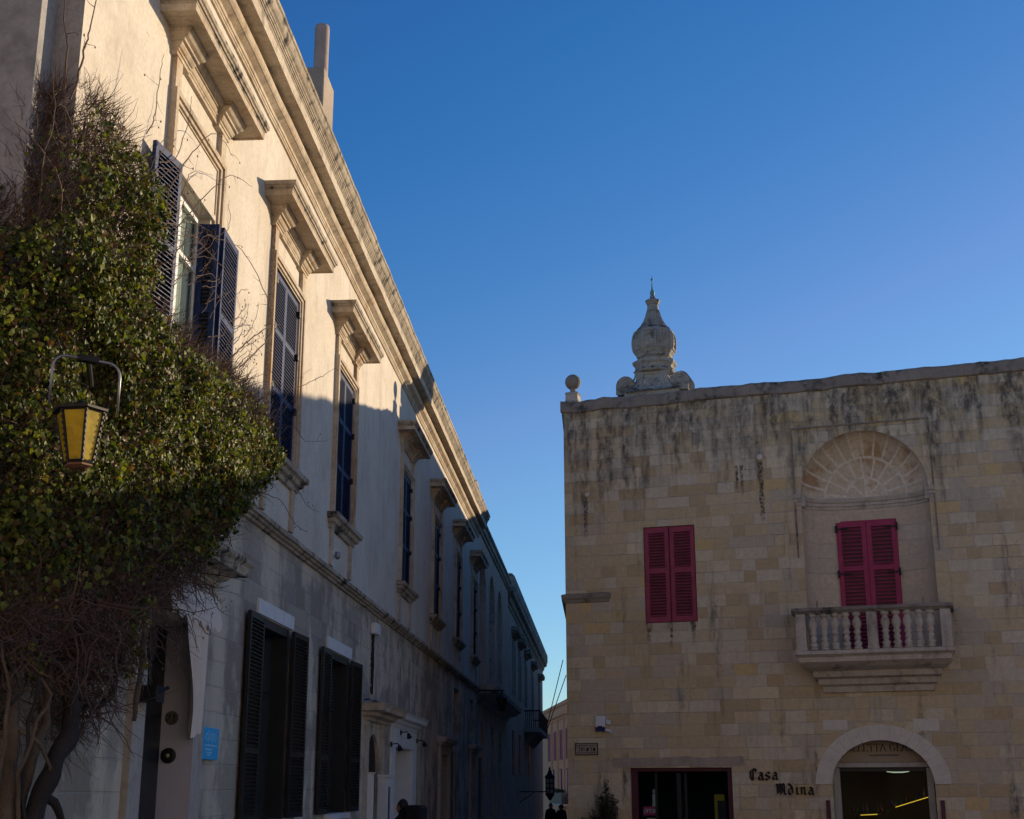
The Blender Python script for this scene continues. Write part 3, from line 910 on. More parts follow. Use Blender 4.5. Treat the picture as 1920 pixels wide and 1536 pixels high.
for k in range(500):
    c = Vector((random.uniform(-4, 4.4), .97 + random.gauss(0, .1), 2.65 + abs(random.gauss(0, .18)) * (.5 + noise.noise(Vector((k * .0, random.random(), 0))))))
    d1 = Vector((random.gauss(0, 1), random.gauss(0, 1), random.gauss(0, 1))).normalized() * .1; d2 = d1.orthogonal().normalized() * .05
    b.quad(c - d1, c - d2, c + d1, c + d2)
tag(b.build('balcony_plants', M_shrub, recalc=False), 'dark potted greenery along the low balcony of the pink end house', 'plants', kind='stuff')
bpo = bpy.data.objects['balcony_plants']; bpo.location = OE; bpo.rotation_euler = (0, 0, ang); bpo.scale = (1.3125,) * 3

# ================================================================== RIGHT BUILDING
RO = (-.778, 33.0, 0.0)
RA = math.atan2(-.25963, .96571)
rb = empty('ashlar_house', RO, 'golden block stone house with crimson shutters, arched niche and stone balcony on the right', 'building', rz=RA)
FR = lambda u, o, z: (u, -o, z)
UC = 7.31
NR = 1.455; NZ = 8.25; NB = 4.5
SR, SZ, SRISE = 1.10, 1.62, .95
holesR = [(2.0, 3.27, 5.36, 7.70, .14), (UC - NR, UC + NR, NB, NZ + NR, .001), (1.52, 3.92, -1, 2.0, .22), (7.26 - SR, 7.26 + SR, -1, SZ + SRISE, .001)]
b = MB()
b.wall(FR, 0, 12.4, -1.5, 10.80, holesR, .2)
b.wall(FR, 12.4, 26, -1.5, 9.6, [], .2)
n = 24
for i in range(n):
    a0, a1 = math.pi * i / n, math.pi * (i + 1) / n
    p0 = (UC - NR * math.cos(a0), NZ + NR * math.sin(a0)); p1 = (UC - NR * math.cos(a1), NZ + NR * math.sin(a1))
    b.quad(FR(p0[0], 0, p0[1]), FR(p1[0], 0, p1[1]), FR(p1[0], 0, NZ + NR), FR(p0[0], 0, NZ + NR))
    q0 = (7.26 - SR * math.cos(a0), SZ + SRISE * math.sin(a0)); q1 = (7.26 - SR * math.cos(a1), SZ + SRISE * math.sin(a1))
    b.quad(FR(q0[0], 0, q0[1]), FR(q1[0], 0, q1[1]), FR(q1[0], 0, SZ + SRISE), FR(q0[0], 0, SZ + SRISE))
    b.quad(FR(q0[0], 0, q0[1]), FR(q1[0], 0, q1[1]), FR(q1[0], -.4, q1[1]), FR(q0[0], -.4, q0[1]))
for sg in (-1, 1):
    u = 7.26 + sg * SR
    b.quad(FR(u, 0, -1), FR(u, -.4, -1), FR(u, -.4, SZ), FR(u, 0, SZ))
# street side and roof line of the higher part (side along the street, which is skew to the front)
sx_, sy_ = math.sin(R(15.05)), math.cos(R(15.05))   # street direction in the local frame
def side(t): return (-sx_ * t, sy_ * t)
b.quad((0, 0, -1.5), (0, 0, 10.8), (*side(9.5), 10.8), (*side(9.5), -1.5))
b.quad((12.4, 0, 9.6), (12.4, 0, 10.8), (12.4, 12, 10.8), (12.4, 12, 9.6))
b.build('wall', M_ash, rb, recalc=False)
b = MB()
b.quad((0.02, .3, 10.78), (12.38, .3, 10.78), (12.38, 9.17, 10.78), (side(9.5)[0], 9.17, 10.78)); b.quad((side(9.5)[0], 9.17, -1.5), (12.38, 9.17, -1.5), (12.38, 9.17, 10.78), (side(9.5)[0], 9.17, 10.78))
b.quad((12.42, .1, 9.58), (26, .1, 9.58), (26, 14, 9.58), (12.42, 14, 9.58))
b.build('roof', M_side, rb)
b = MB()
b.mould(FR, [(-.28, 10.795), (.03, 10.795), (.055, 10.82), (.06, 11.04), (.03, 11.10), (-.28, 11.14)], -.06, 12.42, ret=False, jit=.05, nseg=110)
for t0 in (0,):
    p0, p1 = side(.0), side(9.5)
    b.hexa([(p0[0] - .05, p0[1] + .02, 10.8), (p0[0] + .3, p0[1] + .02, 10.8), (p1[0] + .3, p1[1], 10.8), (p1[0] - .05, p1[1], 10.8),
            (p0[0] - .05, p0[1] + .02, 11.08), (p0[0] + .3, p0[1] + .02, 11.08), (p1[0] + .3, p1[1], 11.08), (p1[0] - .05, p1[1], 11.08)])
b.mould(FR, [(-.28, 9.595), (.05, 9.595), (.055, 9.86), (-.28, 9.92)], 12.46, 26, ret=False, jit=.04, nseg=60)
M_cop = stone_mat('coping_stone', (.34, .29, .23), (.28, .235, .185), (.12, .10, .085), lichen=1.0, streak=.7, up=.5, bump=.8)
b.build('parapet', M_cop, rb)
# separate unseen houses beyond it, placed to keep sun off the far palace
b = MB()
def loc_of(X, Y):      # world plan point -> this building's own frame
    dx, dy = X - RO[0], Y - RO[1]
    return (dx * .96571 - dy * .25963, dx * .25963 + dy * .96571)
for X0, X1, Y0, Y1, H in ((3, 13, 41.0, 58.9, 12.95), (3, 16, 59.1, 127, 14.8)):
    c_ = [loc_of(X, Y) for X, Y in ((X0, Y0), (X1, Y0), (X1, Y1), (X0, Y1))]
    b.hexa([(*p, -1) for p in c_] + [(*p, H) for p in c_])
b.build('unseen_neighbours', M_side, rb)
# niche
b = MB()
rows = []
DP = .85
def plan(ph): return NR * math.cos(ph), DP * (max(0, math.sin(ph)) ** .55)
phs = [math.pi * i / 40 for i in range(41)]
for z in (NB, 5.5, 6.5, 7.5, NZ - .28, NZ + .005):
    rows.append([FR(UC - plan(ph)[0], -plan(ph)[1], z) for ph in phs])
b.grid(rows)
b.quad(*[FR(UC - plan(ph)[0], -plan(ph)[1], NB + .01) for ph in phs])
niche = b.build('niche', M_niche, rb, smooth=True, recalc=False)
# conch: ring of radial stones
mN, ntN, bsN, outN = mat_new('conch_stone'); g = NT(ntN)
tc = g.n('ShaderNodeTexCoord').outputs['Object']
sp = g.n('ShaderNodeSeparateXYZ'); g.l(tc, sp.inputs[0])
du_ = g.math('SUBTRACT', sp.outputs[0], UC); dz_ = g.math('SUBTRACT', sp.outputs[2], NZ)
rr = g.math('SQRT', g.math('ADD', g.math('MULTIPLY', du_, du_), g.math('MULTIPLY', dz_, dz_)))
an = g.math('ARCTAN2', dz_, du_)
rr = g.math('ADD', rr, g.math('MULTIPLY', g.math('SUBTRACT', g.noise(tc, 4, 3), .5), .05))
ring = g.math('ADD', g.math('ADD', g.ss(rr, .479, .481), g.ss(rr, .949, .951)), 0)
na = g.math('ADD', g.math('MULTIPLY', ring, 5), 4)
fa = g.math('MULTIPLY', g.math('ADD', g.math('DIVIDE', an, math.pi), g.math('MULTIPLY', ring, .037)), na)
ff = g.math('FRACT', fa)
dj = g.math('MULTIPLY', g.math('MULTIPLY', g.math('MINIMUM', ff, g.math('SUBTRACT', 1, ff)), rr), g.math('DIVIDE', math.pi, na))
dr_ = g.math('MINIMUM', g.math('ABSOLUTE', g.math('SUBTRACT', rr, .48)), g.math('ABSOLUTE', g.math('SUBTRACT', rr, .95)))
dd = g.math('ADD', g.math('MINIMUM', dj, dr_), g.math('MULTIPLY', g.math('SUBTRACT', g.noise(tc, 9, 3, .6), .5), .03))
cvv = g.n('ShaderNodeCombineXYZ'); g.l(g.math('FLOOR', fa), cvv.inputs[0]); g.l(ring, cvv.inputs[1])
wv = g.n('ShaderNodeTexWhiteNoise', noise_dimensions='2D'); g.l(cvv.outputs[0], wv.inputs['Vector'])
cc = g.ramp(wv.outputs[0], [(0, (.62, .52, .37)), (.4, (.70, .58, .40)), (.7, (.64, .55, .42)), (.9, (.74, .62, .45))])
cc = g.mix(g.ss(g.noise(tc, 1.4, 4, .6), .50, .66, 0, .75), cc, (.42, .22, .09))
cc = g.mix(g.ss(dd, .018, .034, .9, 0), cc, (.78, .71, .58))
cc = g.mix(g.ss(g.noise(tc, 12, 4, .7), .3, .6, .3, 0), cc, (.16, .12, .09))
g.l(cc, bsN.inputs['Base Color']); bsN.inputs['Roughness'].default_value = .9
g.bump(bsN, g.noise(tc, 14, 4), .4, .02)
b = MB(); rows = []
for k in range(21):
    th = math.pi / 2 * k / 20
    rows.append([FR(UC - plan(ph)[0] * math.cos(th), -plan(ph)[1] * math.cos(th), NZ + NR * math.sin(th)) for ph in phs])
b.grid(rows); b.build('conch', mN, niche, smooth=True, recalc=False)
b = MB(); rows = []
for o_, z in ((-.0, NZ - .28), (.02, NZ - .27), (.02, NZ - .20), (.05, NZ - .19), (.05, NZ - .12), (.08, NZ - .10), (.10, NZ - .03), (.10, NZ), (0, NZ + .01)):
    rows.append([FR(UC - (NR - o_) * math.cos(ph), -(DP - o_ * .6) * (max(0, math.sin(ph)) ** .55) + (o_ * .3 if .1 < ph < 3.0 else 0), z) for ph in phs])
b.grid(rows)
pr_imp = [(0, NZ - .26), (.02, NZ - .25), (.02, NZ - .18), (.04, NZ - .17), (.04, NZ - .1), (.07, NZ - .08), (.08, NZ), (0, NZ + .02)]
b.mould(FR, pr_imp, UC - NR - .16, UC - NR, side=0, ret=True)
b.mould(FR, pr_imp, UC + NR, UC + NR + .14, side=0, ret=True)
for sg in (-1, 1):
    ua, ub = sorted((UC + sg * (NR + .004), UC + sg * (NR - .09)))
    b.fbox(FR, ua, ub, -.16, -.004, NZ - .275, NZ + .004)
b.build('impost', M_bal, niche, recalc=False)
b = MB(); b.fbox(FR, 5.70, 8.90, -.01, .028, 9.86, 9.90); b.fbox(FR, 5.70, 5.735, -.01, .028, 6.75, 9.86); b.fbox(FR, 8.865, 8.90, -.01, .028, 6.75, 9.86)  # dark strips standing in for the shadow gap round the recessed panel
b.build('panel_shadow_strips', M_cop, niche)
# balcony door in the niche
b = MB(); b.fbox(FR, 6.53, 7.97, -.86, -.80, 4.5, 7.70); nd_ = b.build('balcony_door', M_pink, rb)
for u0 in (6.56, 7.255):
    lf = louvre_leaf(.685, 4.55, 7.66, [6.55], pitch=.085, t=.06, stile=.11, rail=.12, slat_t=.016, tilt=26)
    lf.v = [(y, -x, z) for x, y, z in lf.v]
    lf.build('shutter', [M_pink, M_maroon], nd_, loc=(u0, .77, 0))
for z in (7.5, 6.42):
    for u0, u1, u in ((6.55, 6.83, 6.535), (7.67, 7.96, 7.93)):
        b = MB(); b.fbox(FR, u0, u1, -.745, -.725, z - .02, z + .02); b.fbox(FR, u, u + .05, -.74, -.70, z - .09, z + .09)
        b.build('hinge', M_iron, nd_)
# first floor window
b = MB()
b.fbox(FR, 2.0, 3.27, -.16, -.10, 5.36, 7.70)
fw = b.build('window', M_pinkd, rb)
for u0 in (2.02, 2.65):
    lf = louvre_leaf(.60, 5.38, 7.68, [6.62], pitch=.072, t=.06, stile=.10, rail=.13, slat_t=.014, tilt=26)
    lf.v = [(y, -x, z) for x, y, z in lf.v]
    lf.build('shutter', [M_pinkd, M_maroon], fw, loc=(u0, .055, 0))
b = MB()
for u in (2.03, 2.55, 3.1): b.hexa([FR(u, 0, 5.22), FR(u + .12, 0, 5.22), FR(u + .12, .03, 5.25), FR(u, .03, 5.25), FR(u, 0, 5.35), FR(u + .12, 0, 5.35), FR(u + .12, .08, 5.35), FR(u, .08, 5.35)])
b.build('bracket', M_crown, fw)
# corner ledge
b = MB(); b.mould(FR, [(0, 5.92), (.03, 5.93), (.05, 6.0), (.08, 6.03), (.10, 6.09), (.10, 6.13), (0, 6.16)], .0, 1.08, side=.8)
p0, p1 = side(0), side(6)
b.hexa([(p0[0] - .10, p0[1], 6.0), (p0[0], p0[1], 6.0), (p1[0], p1[1], 6.0), (p1[0] - .1, p1[1], 6.0), (p0[0] - .12, p0[1], 6.13), (p0[0], p0[1], 6.13), (p1[0], p1[1], 6.13), (p1[0] - .12, p1[1], 6.13)])
b.build('string_ledge', M_cop, rb)
# plaster patches (round)
for u, z, r_ in ((4.94, 9.24, .075), (.6, 8.62, .06)):
    b = MB(); Mx = Matrix.Translation((u, 0, z)) @ Matrix.Rotation(R(90), 4, 'X')
    b.lathe([(r_, -.01), (r_, .02), (r_ * .7, .035)], (0, 0, 0), 14, Mx); b.build('plaster_plug', M_pale, rb)

# balcony
b = MB()
b.mould(FR, [(0, 3.62), (.07, 3.63), (.09, 3.76), (.20, 3.80), (.22, 3.92), (.36, 3.96), (.38, 4.08), (.62, 4.16), (.80, 4.26), (.80, 4.36), (.86, 4.40), (.90, 4.42), (.90, 4.5), (0, 4.52)], 6.15, 8.48, side=.6, jit=.006, nseg=10)
bal = b.build('balcony', M_bal, rb)
b = MB()
b.mould(FR, [(.66, 5.32), (.86, 5.32), (.88, 5.35), (.92, 5.38), (.92, 5.45), (.66, 5.46)], 5.58, 9.08, ret=False, jit=.008, nseg=16)
b.fbox(FR, 5.58, 5.80, 0, .66, 5.33, 5.45); b.fbox(FR, 8.86, 9.08, 0, .66, 5.33, 5.45)
b.build('handrail', M_cop, bal)
for u in (5.66, 7.22, 8.79):
    b = MB(); b.fbox(FR, u, u + .22, .68, .88, 4.51, 5.32)
    b.fbox(FR, u + .05, u + .17, .88, .892, 4.6, 5.22)
    b.fbox(FR, u - .015, u + .235, .665, .895, 4.505, 4.57)
    b.build('pedestal', M_bal, bal)
bprof = [(.085, 0), (.085, .05), (.06, .06), (.075, .10), (.085, .13), (.07, .17), (.05, .20), (.065, .23), (.07, .26), (.055, .30), (.05, .33), (.075, .36), (.07, .40), (.055, .43), (.06, .46), (.09, .54), (.092, .58), (.075, .66), (.05, .72), (.06, .735), (.085, .75), (.085, .82)]
bal0 = None
for u in [6.00, 6.24, 6.48, 6.72, 6.96] + [7.57, 7.81, 8.05, 8.29, 8.53]:
    if bal0 is None:
        b = MB(); b.lathe([(r_ * 1.12 if z not in (.20, .33, .72) else r_, z) for r_, z in bprof], (0, 0, 0), 14)
        bal0 = b.build('baluster', M_bal, bal, smooth=True); o = bal0
    else:
        o = bal0.copy(); COL.objects.link(o); o.parent = bal
    o.location = (u + .04, -.78, 4.51)
b = MB()
for u in (6.15, 8.45): b.tube([(u, -.80, 5.45), (u + .01, -.80, 5.62)], .009, 5)
b.build('iron_stub', M_iron, bal)

# shop arch
b = MB(); n = 18
def vous(i):
    a = math.pi * i / n
    return [(7.26 - (SR + d) * math.cos(a), SZ + (SRISE + d * .95) * math.sin(a)) for d in (0.0, .36)]
for i in range(n):
    (a_, b_), (c_, d_) = vous(i + .012), vous(i + .988)
    b.hexa([FR(a_[0], -.02, a_[1]), FR(b_[0], -.02, b_[1]), FR(d_[0], -.02, d_[1]), FR(c_[0], -.02, c_[1]),
            FR(a_[0], .022, a_[1]), FR(b_[0], .022, b_[1]), FR(d_[0], .022, d_[1]), FR(c_[0], .022, c_[1])])
b.fbox(FR, 6.04, 6.58, -.02, .008, 2.80, 3.02); b.fbox(FR, 8.0, 8.55, -.02, .008, 2.76, 3.02)
b.build('arch_surround', M_pale, rb)
b = MB()
b.fbox(FR, 6.17, 6.30, -.46, -.38, -1, 1.98); b.fbox(FR, 8.20, 8.33, -.46, -.38, -1, 1.98); b.fbox(FR, 6.17, 8.33, -.46, -.36, 1.98, 2.10)
b.fbox(FR, 6.30, 8.20, -.44, -.40, 1.90, 1.98)
shop = b.build('shop_entrance', M_black, rb)
b = MB(); b.fbox(FR, 6.17, 6.31, -.36, -.30, -1, 1.97); b.fbox(FR, 8.19, 8.33, -.36, -.30, -1, 1.97); b.fbox(FR, 6.15, 8.35, -.355, -.30, 1.99, 2.09)
b.build('frame', M_grey, shop)
b = MB(); b.fbox(FR, 6.3, 8.2, -.425, -.415, -1, 1.9); b.build('pane', M_clear, shop)
b = MB(); b.fbox(FR, 6.15, 8.4, -.44, -.40, 2.10, 2.7); sb = b.build('sign_board', M_tan, shop)
b = MB()
b.quad((5.4, 3.9, -1), (9.2, 3.9, -1), (9.2, 3.9, 2.6), (5.4, 3.9, 2.6)); b.quad((5.4, .5, 2.6), (9.2, .5, 2.6), (9.2, 3.9, 2.6), (5.4, 3.9, 2.6))
b.quad((5.4, .5, -1), (5.4, 3.9, -1), (5.4, 3.9, 2.6), (5.4, .5, 2.6)); b.quad((9.2, .5, -1), (9.2, 3.9, -1), (9.2, 3.9, 2.6), (9.2, .5, 2.6)); b.quad((5.4, .5, -.6), (9.2, .5, -.6), (9.2, 3.9, -.6), (5.4, 3.9, -.6))
b.build('interior', paint_mat('brown_shop_interior', (.09, .06, .035), .9, .3, (.03, .02, .015), .4), shop, recalc=False)
for u in (6.0, 8.44):
    b = MB(); b.fbox(FR, u, u + .09, .0, .05, -1, 1.28); b.build('jamb_board', M_maroon, shop)

# casa door
b = MB()
b.fbox(FR, 1.52, 1.68, -.20, -.10, -1, 2.0); b.fbox(FR, 3.80, 3.92, -.20, -.10, -1, 2.0); b.fbox(FR, 1.68, 3.80, -.20, -.10, 1.92, 2.0)
hd = b.build('house_door', M_maroon, rb)
b = MB(); b.fbox(FR, 1.72, 3.78, -.165, -.155, -1, 1.9); b.build('pane', M_clear, hd)
b = MB()
for u0, u1 in ((2.08, 2.14), (2.60, 2.70), (2.78, 2.84)): b.fbox(FR, u0, u1, -.20, -.12, -1, 1.88)
b.build('mullion', M_black, hd)
b = MB()
b.quad((1.2, 2.2, -1), (4.2, 2.2, -1), (4.2, 2.2, 2.1), (1.2, 2.2, 2.1)); b.quad((1.2, .25, 2.1), (4.2, .25, 2.1), (4.2, 2.2, 2.1), (1.2, 2.2, 2.1))
b.quad((1.2, .25, -1), (1.2, 2.2, -1), (1.2, 2.2, 2.1), (1.2, .25, 2.1)); b.quad((4.2, .25, -1), (4.2, 2.2, -1), (4.2, 2.2, 2.1), (4.2, .25, 2.1)); b.quad((1.2, .25, -.6), (4.2, .25, -.6), (4.2, 2.2, -.6), (1.2, 2.2, -.6))
b.build('interior', M_dark, hd, recalc=False)
b = MB(); b.mould(FR, [(0, 2.02), (.012, 2.02), (.016, 2.22), (0, 2.23)], 1.1, 4.2, ret=False, jit=.03, nseg=24)
b.build('lintel', M_side, rb)


def rw(u, o, z):   # right building local -> world
    return (RO[0] + u * .96571 - o * .25963, RO[1] - u * .25963 - o * .96571, z)


# ------------------------------------------------------------------ lettering with a broad nib
def nib(b, strokes, F, u0, z0, sc, nw, ang, o0, o1):
    nx, nz = math.cos(R(ang)) * nw / 2, math.sin(R(ang)) * nw / 2
    for st in strokes:
        for (x0, y0), (x1, y1) in zip(st[:-1], st[1:]):
            q = [(x0 - nx, y0 - nz), (x1 - nx, y1 - nz), (x1 + nx, y1 + nz), (x0 + nx, y0 + nz)]
            if abs((x1 - x0) * nz - (y1 - y0) * nx) < 1e-4 * nw:
                e = nw * .09
                q = [(x0 - nx + e * .7, y0 - nz - e), (x1 + nx + e * .7, y1 + nz - e), (x1 + nx - e * .7, y1 + nz + e), (x0 - nx - e * .7, y0 - nz + e)]
            b.hexa([F(u0 + x * sc, o0, z0 + y * sc) for x, y in q] + [F(u0 + x * sc, o1, z0 + y * sc) for x, y in q])


GL = {
    'C': [[(.62, .86), (.40, .98), (.14, .80), (.14, .24), (.36, .02), (.62, .18)], [(.36, .90), (.36, .12)], [(.62, .86), (.62, .70)]],
    'a': [[(.08, .52), (.26, .66), (.44, .54), (.44, .10), (.56, .02)], [(.44, .36), (.20, .40), (.10, .22), (.22, .02), (.44, .14)]],
    's': [[(.46, .56), (.26, .66), (.10, .54), (.12, .42), (.42, .26), (.42, .12), (.24, .02), (.06, .12)]],
    'M': [[(.02, .80), (.16, .94), (.24, .84), (.24, .12), (.10, .02)], [(.24, .84), (.44, .98), (.54, .86), (.54, .06)], [(.54, .86), (.74, .98), (.86, .84), (.86, .12), (.98, .02)], [(.38, .90), (.38, .20)], [(.68, .92), (.68, .20)]],
    'd': [[(.10, .98), (.30, .84), (.46, .60), (.46, .14), (.30, .02), (.12, .12), (.12, .50), (.30, .62), (.46, .50)]],
    'i': [[(.06, .58), (.18, .66), (.18, .10), (.30, .02)], [(.14, .86), (.22, .92)]],
    'n': [[(.04, .58), (.16, .66), (.16, .04)], [(.16, .54), (.34, .66), (.44, .56), (.44, .10), (.54, .02)]],
}
SER = {
    'V': [[(0, 1), (.38, 0)], [(.38, 0), (.74, 1)], [(-.1, 1), (.16, 1)], [(.62, 1), (.84, 1)]],
    'A': [[(0, 0), (.36, 1)], [(.36, 1), (.74, 0)], [(.14, .36), (.58, .36)], [(-.1, 0), (.12, 0)], [(.6, 0), (.86, 0)]],
    'L': [[(.1, 1), (.1, 0)], [(0, 1), (.24, 1)], [(0, 0), (.56, 0)], [(.56, 0), (.56, .2)]],
    'E': [[(.1, 1), (.1, 0)], [(0, 1), (.54, 1)], [(0, 0), (.56, 0)], [(.1, .52), (.42, .52)], [(.54, 1), (.54, .84)], [(.56, 0), (.56, .18)]],
    'T': [[(.34, 1), (.34, 0)], [(0, 1), (.68, 1)], [(0, 1), (0, .84)], [(.68, 1), (.68, .84)], [(.2, 0), (.48, 0)]],
    'G': [[(.66, .8), (.5, 1), (.24, 1), (.06, .74), (.06, .28), (.26, 0), (.52, 0), (.66, .16), (.66, .44)], [(.5, .44), (.78, .44)]],
    'S': [[(.5, .82), (.36, 1), (.16, 1), (.06, .82), (.1, .6), (.46, .4), (.5, .2), (.36, 0), (.16, 0), (.04, .18)]],
    'O': [[(.36, 1), (.1, .82), (.04, .5), (.1, .18), (.36, 0), (.62, .18), (.68, .5), (.62, .82), (.36, 1)]],
    'P': [[(.1, 0), (.1, 1)], [(.1, 1), (.46, 1), (.58, .86), (.58, .62), (.46, .48), (.1, .48)]],
    'N': [[(.08, 0), (.08, 1)], [(.08, 1), (.6, 0)], [(.6, 0), (.6, 1)]],
    '2': [[(.06, .8), (.2, 1), (.44, 1), (.54, .8), (.46, .56), (.06, 0), (.56, 0)]],
    '1': [[(.1, .8), (.28, 1), (.28, 0)], [(.1, 0), (.46, 0)]],
}
wl = empty('wall_lettering', rw(4.3, .0, 1.4), 'black gothic letters reading Casa Mdina fixed to the golden stone wall', 'lettering', rz=RA)
for txt, u, z, sc, sp_ in (('Casa', 4.31, 1.715, .262, [.72, .64, .58, .62]), ('Mdina', 4.88, 1.395, .25, [1.12, .68, .42, .68, .6])):
    b = MB(); x = 0
    for chh, w in zip(txt, sp_):
        nib(b, GL[chh], FR, u + x * sc, z, sc, .20, 42, .005, .03); x += w
    b.build('word', M_iron, wl, sub=(4.3, 0, 1.4))
b = MB(); x = 0
Fs = lambda u, o, z: FR(u, -.40 + o, z)
for chh in 'VALLETTA GLASS':
    if chh == ' ': x += .35; continue
    w = {'V': .92, 'A': .9, 'L': .68, 'E': .72, 'T': .76, 'G': .92, 'S': .66}[chh]
    nib(b, SER[chh], Fs, 6.33 + x * .165, 2.335, .165, .13, 0, .001, .012); x += w
for k in range(26): b.fbox(Fs, 6.98 + k * .025, 6.998 + k * .025, .001, .008, 2.235, 2.235 + random.choice((.025, .035, .03)))
b.build('lettering', M_wood, sb)

# ================================================================== ROOF ORNAMENTS
fu = 1.335
fin = empty('roof_finial', rw(fu, -5, 10.60), 'tall carved stone pinnacle with onion top and scrolled base rising above the parapet', 'finial', rz=RA)
b = MB()
OCT = 8; A0 = math.pi / 8
b.box(-1.03, 1.03, -.62, .62, 0, 1.80); b.box(-.80, .80, -.56, .56, 1.80, 1.93)
rt2 = math.sqrt(2)
b.lathe([(.74 * rt2, 1.93), (.60 * rt2, 2.02), (.52 * rt2, 2.16), (.47 * rt2, 2.36), (.45 * rt2, 2.56)], (0, 0, 0), 4, Matrix.Diagonal((1, .9, 1, 1)), a0=math.pi / 4)
for sg in (-1, 1):
    b.hexa([(sg * x, y, z) for x, y, z in ((.40, -.52, 1.96), (.34, -.52, 1.96), (.34, -.45, 1.96), (.40, -.45, 1.96), (.30, -.44, 2.5), (.24, -.44, 2.5), (.24, -.38, 2.5), (.30, -.38, 2.5))])
b.box(-.36, .36, -.56, -.5, 1.93, 1.98); b.box(-.28, .28, -.435, -.40, 2.46, 2.50)
b.build('base', M_finial, fin)
b = MB()
b.lathe([(.46, 2.55), (.60, 2.57), (.64, 2.62), (.60, 2.66), (.57, 2.70), (.60, 2.78), (.655, 2.84), (.66, 2.92), (.60, 2.95), (.52, 2.97)], (0, 0, 0), OCT, a0=A0)
b.build('neck', M_finial, fin)
b = MB()
b.lathe([(.46, 2.96), (.47, 3.02), (.53, 3.06), (.54, 3.12), (.60, 3.2), (.64, 3.34), (.655, 3.5), (.64, 3.68), (.595, 3.84), (.57, 3.88), (.48, 3.90), (.39, 4.00), (.32, 4.16), (.24, 4.34), (.18, 4.54), (.16, 4.72), (.19, 4.74), (.20, 4.78), (.225, 4.82), (.225, 4.86), (.14, 4.90), (.08, 4.95), (.07, 5.02)], (0, 0, 0), OCT, a0=A0)
b.build('onion', M_finial, fin)
b = MB()
for k in range(8):
    a = k * math.pi / 4
    ca, sa = math.cos(a), math.sin(a)
    def fp(r_, t, z): return (ca * r_ - sa * t, sa * r_ + ca * t, z)
    # raised frame round a sunk panel, following the belly of the onion
    zs2 = [3.24, 3.34, 3.5, 3.68, 3.80]; rs2 = [.57, .597, .612, .597, .56]
    for t0, t1 in ((-.20, -.155), (.155, .20)):
        for i in range(4):
            b.hexa([fp(rs2[i] - .03, t0, zs2[i]), fp(rs2[i] - .03, t1, zs2[i]), fp(rs2[i] + .022, t1, zs2[i]), fp(rs2[i] + .022, t0, zs2[i]),
                    fp(rs2[i + 1] - .03, t0, zs2[i + 1]), fp(rs2[i + 1] - .03, t1, zs2[i + 1]), fp(rs2[i + 1] + .022, t1, zs2[i + 1]), fp(rs2[i + 1] + .022, t0, zs2[i + 1])])
    for z, r_ in ((3.24, .572), (3.78, .565)):
        b.hexa([fp(r_ - .03, -.155, z), fp(r_ - .03, .155, z), fp(r_ + .02, .155, z), fp(r_ + .02, -.155, z), fp(r_ - .03, -.155, z + .035), fp(r_ - .03, .155, z + .035), fp(r_ + .02, .155, z + .035), fp(r_ + .02, -.155, z + .035)])
    for q in range(14):
        t = random.uniform(-.11, .11); z = random.uniform(3.34, 3.70); w_ = random.uniform(.015, .035)
        p = Vector(fp(.603, t, z)); b.lathe([(.001, -w_), (w_ * .8, -w_ * .4), (w_, 0), (w_ * .7, w_ * .6), (.001, w_)], p, 6)
    # ribs up the concave top
    for t in (-.12, .12):
        pr_ = [(3.9, .50, 1.0), (4.0, .405, .85), (4.16, .30, .62), (4.34, .225, .46), (4.54, .17, .34)]
        b.tube([fp(r_ , t * f, z) for z, r_, f in pr_], .014, 4)
b.build('carving', M_finial, fin)
# scrolls to the left and right, spirals facing the square
for sg in (-1, 1):
    cx, cz, r0 = sg * .79, 2.20, .27
    b = MB()
    b.lathe([(r0, -.42), (r0, .42)], (0, 0, 0), 22, Matrix.Translation((cx, 0, cz)) @ Matrix.Rotation(R(90), 4, 'X'))
    b.box(min(sg * .56, sg * .82), max(sg * .56, sg * .82), -.42, .42, 1.93, 2.16)
    b.box(min(sg * .80, sg * 1.034), max(sg * .80, sg * 1.034), -.42, .42, 1.93, 2.16)
    for yf in (-.425, .425):
        sp_pts = [(cx + sg * r_ * math.cos(t), yf, cz + r_ * math.sin(t)) for t, r_ in [(1.9 - k * .28, .20 * (1 - k / 46)) for k in range(42)]]
        b.tube(sp_pts, [.028 * (1 - k / 60) for k in range(42)], 5)
        b.tube([(sg * .47, yf * .9, 2.56), (sg * .50, yf * .95, 2.40), (sg * .57, yf, 2.28), (sg * .64, yf, 2.27), (sg * .72, yf, 2.38)], .03, 5)
    for k in range(5):
        y = -.34 + k * .17
        b.tube([(cx + sg * (r0 + .012) * math.cos(t), y, cz + (r0 + .012) * math.sin(t)) for t in [1.5 - j * .2 for j in range(9)]] + [(cx + sg * (r0 + .012), y, 1.95)], .028, 5)
    b.build('scroll', M_finial, fin)
b = MB()
b.lathe([(.03, 5.0), (.03, 5.02), (.07, 5.07), (.075, 5.12), (.05, 5.18), (.03, 5.22), (.024, 5.3), (.014, 5.48), (.014, 5.5), (.042, 5.52), (.042, 5.55), (.012, 5.57), (.006, 5.66)], (0, 0, 0), 12)
M_verd = paint_mat('verdigris', (.10, .26, .25), .6, .4, (.05, .1, .09), .4)
b.build('spike', M_verd, fin, smooth=True)

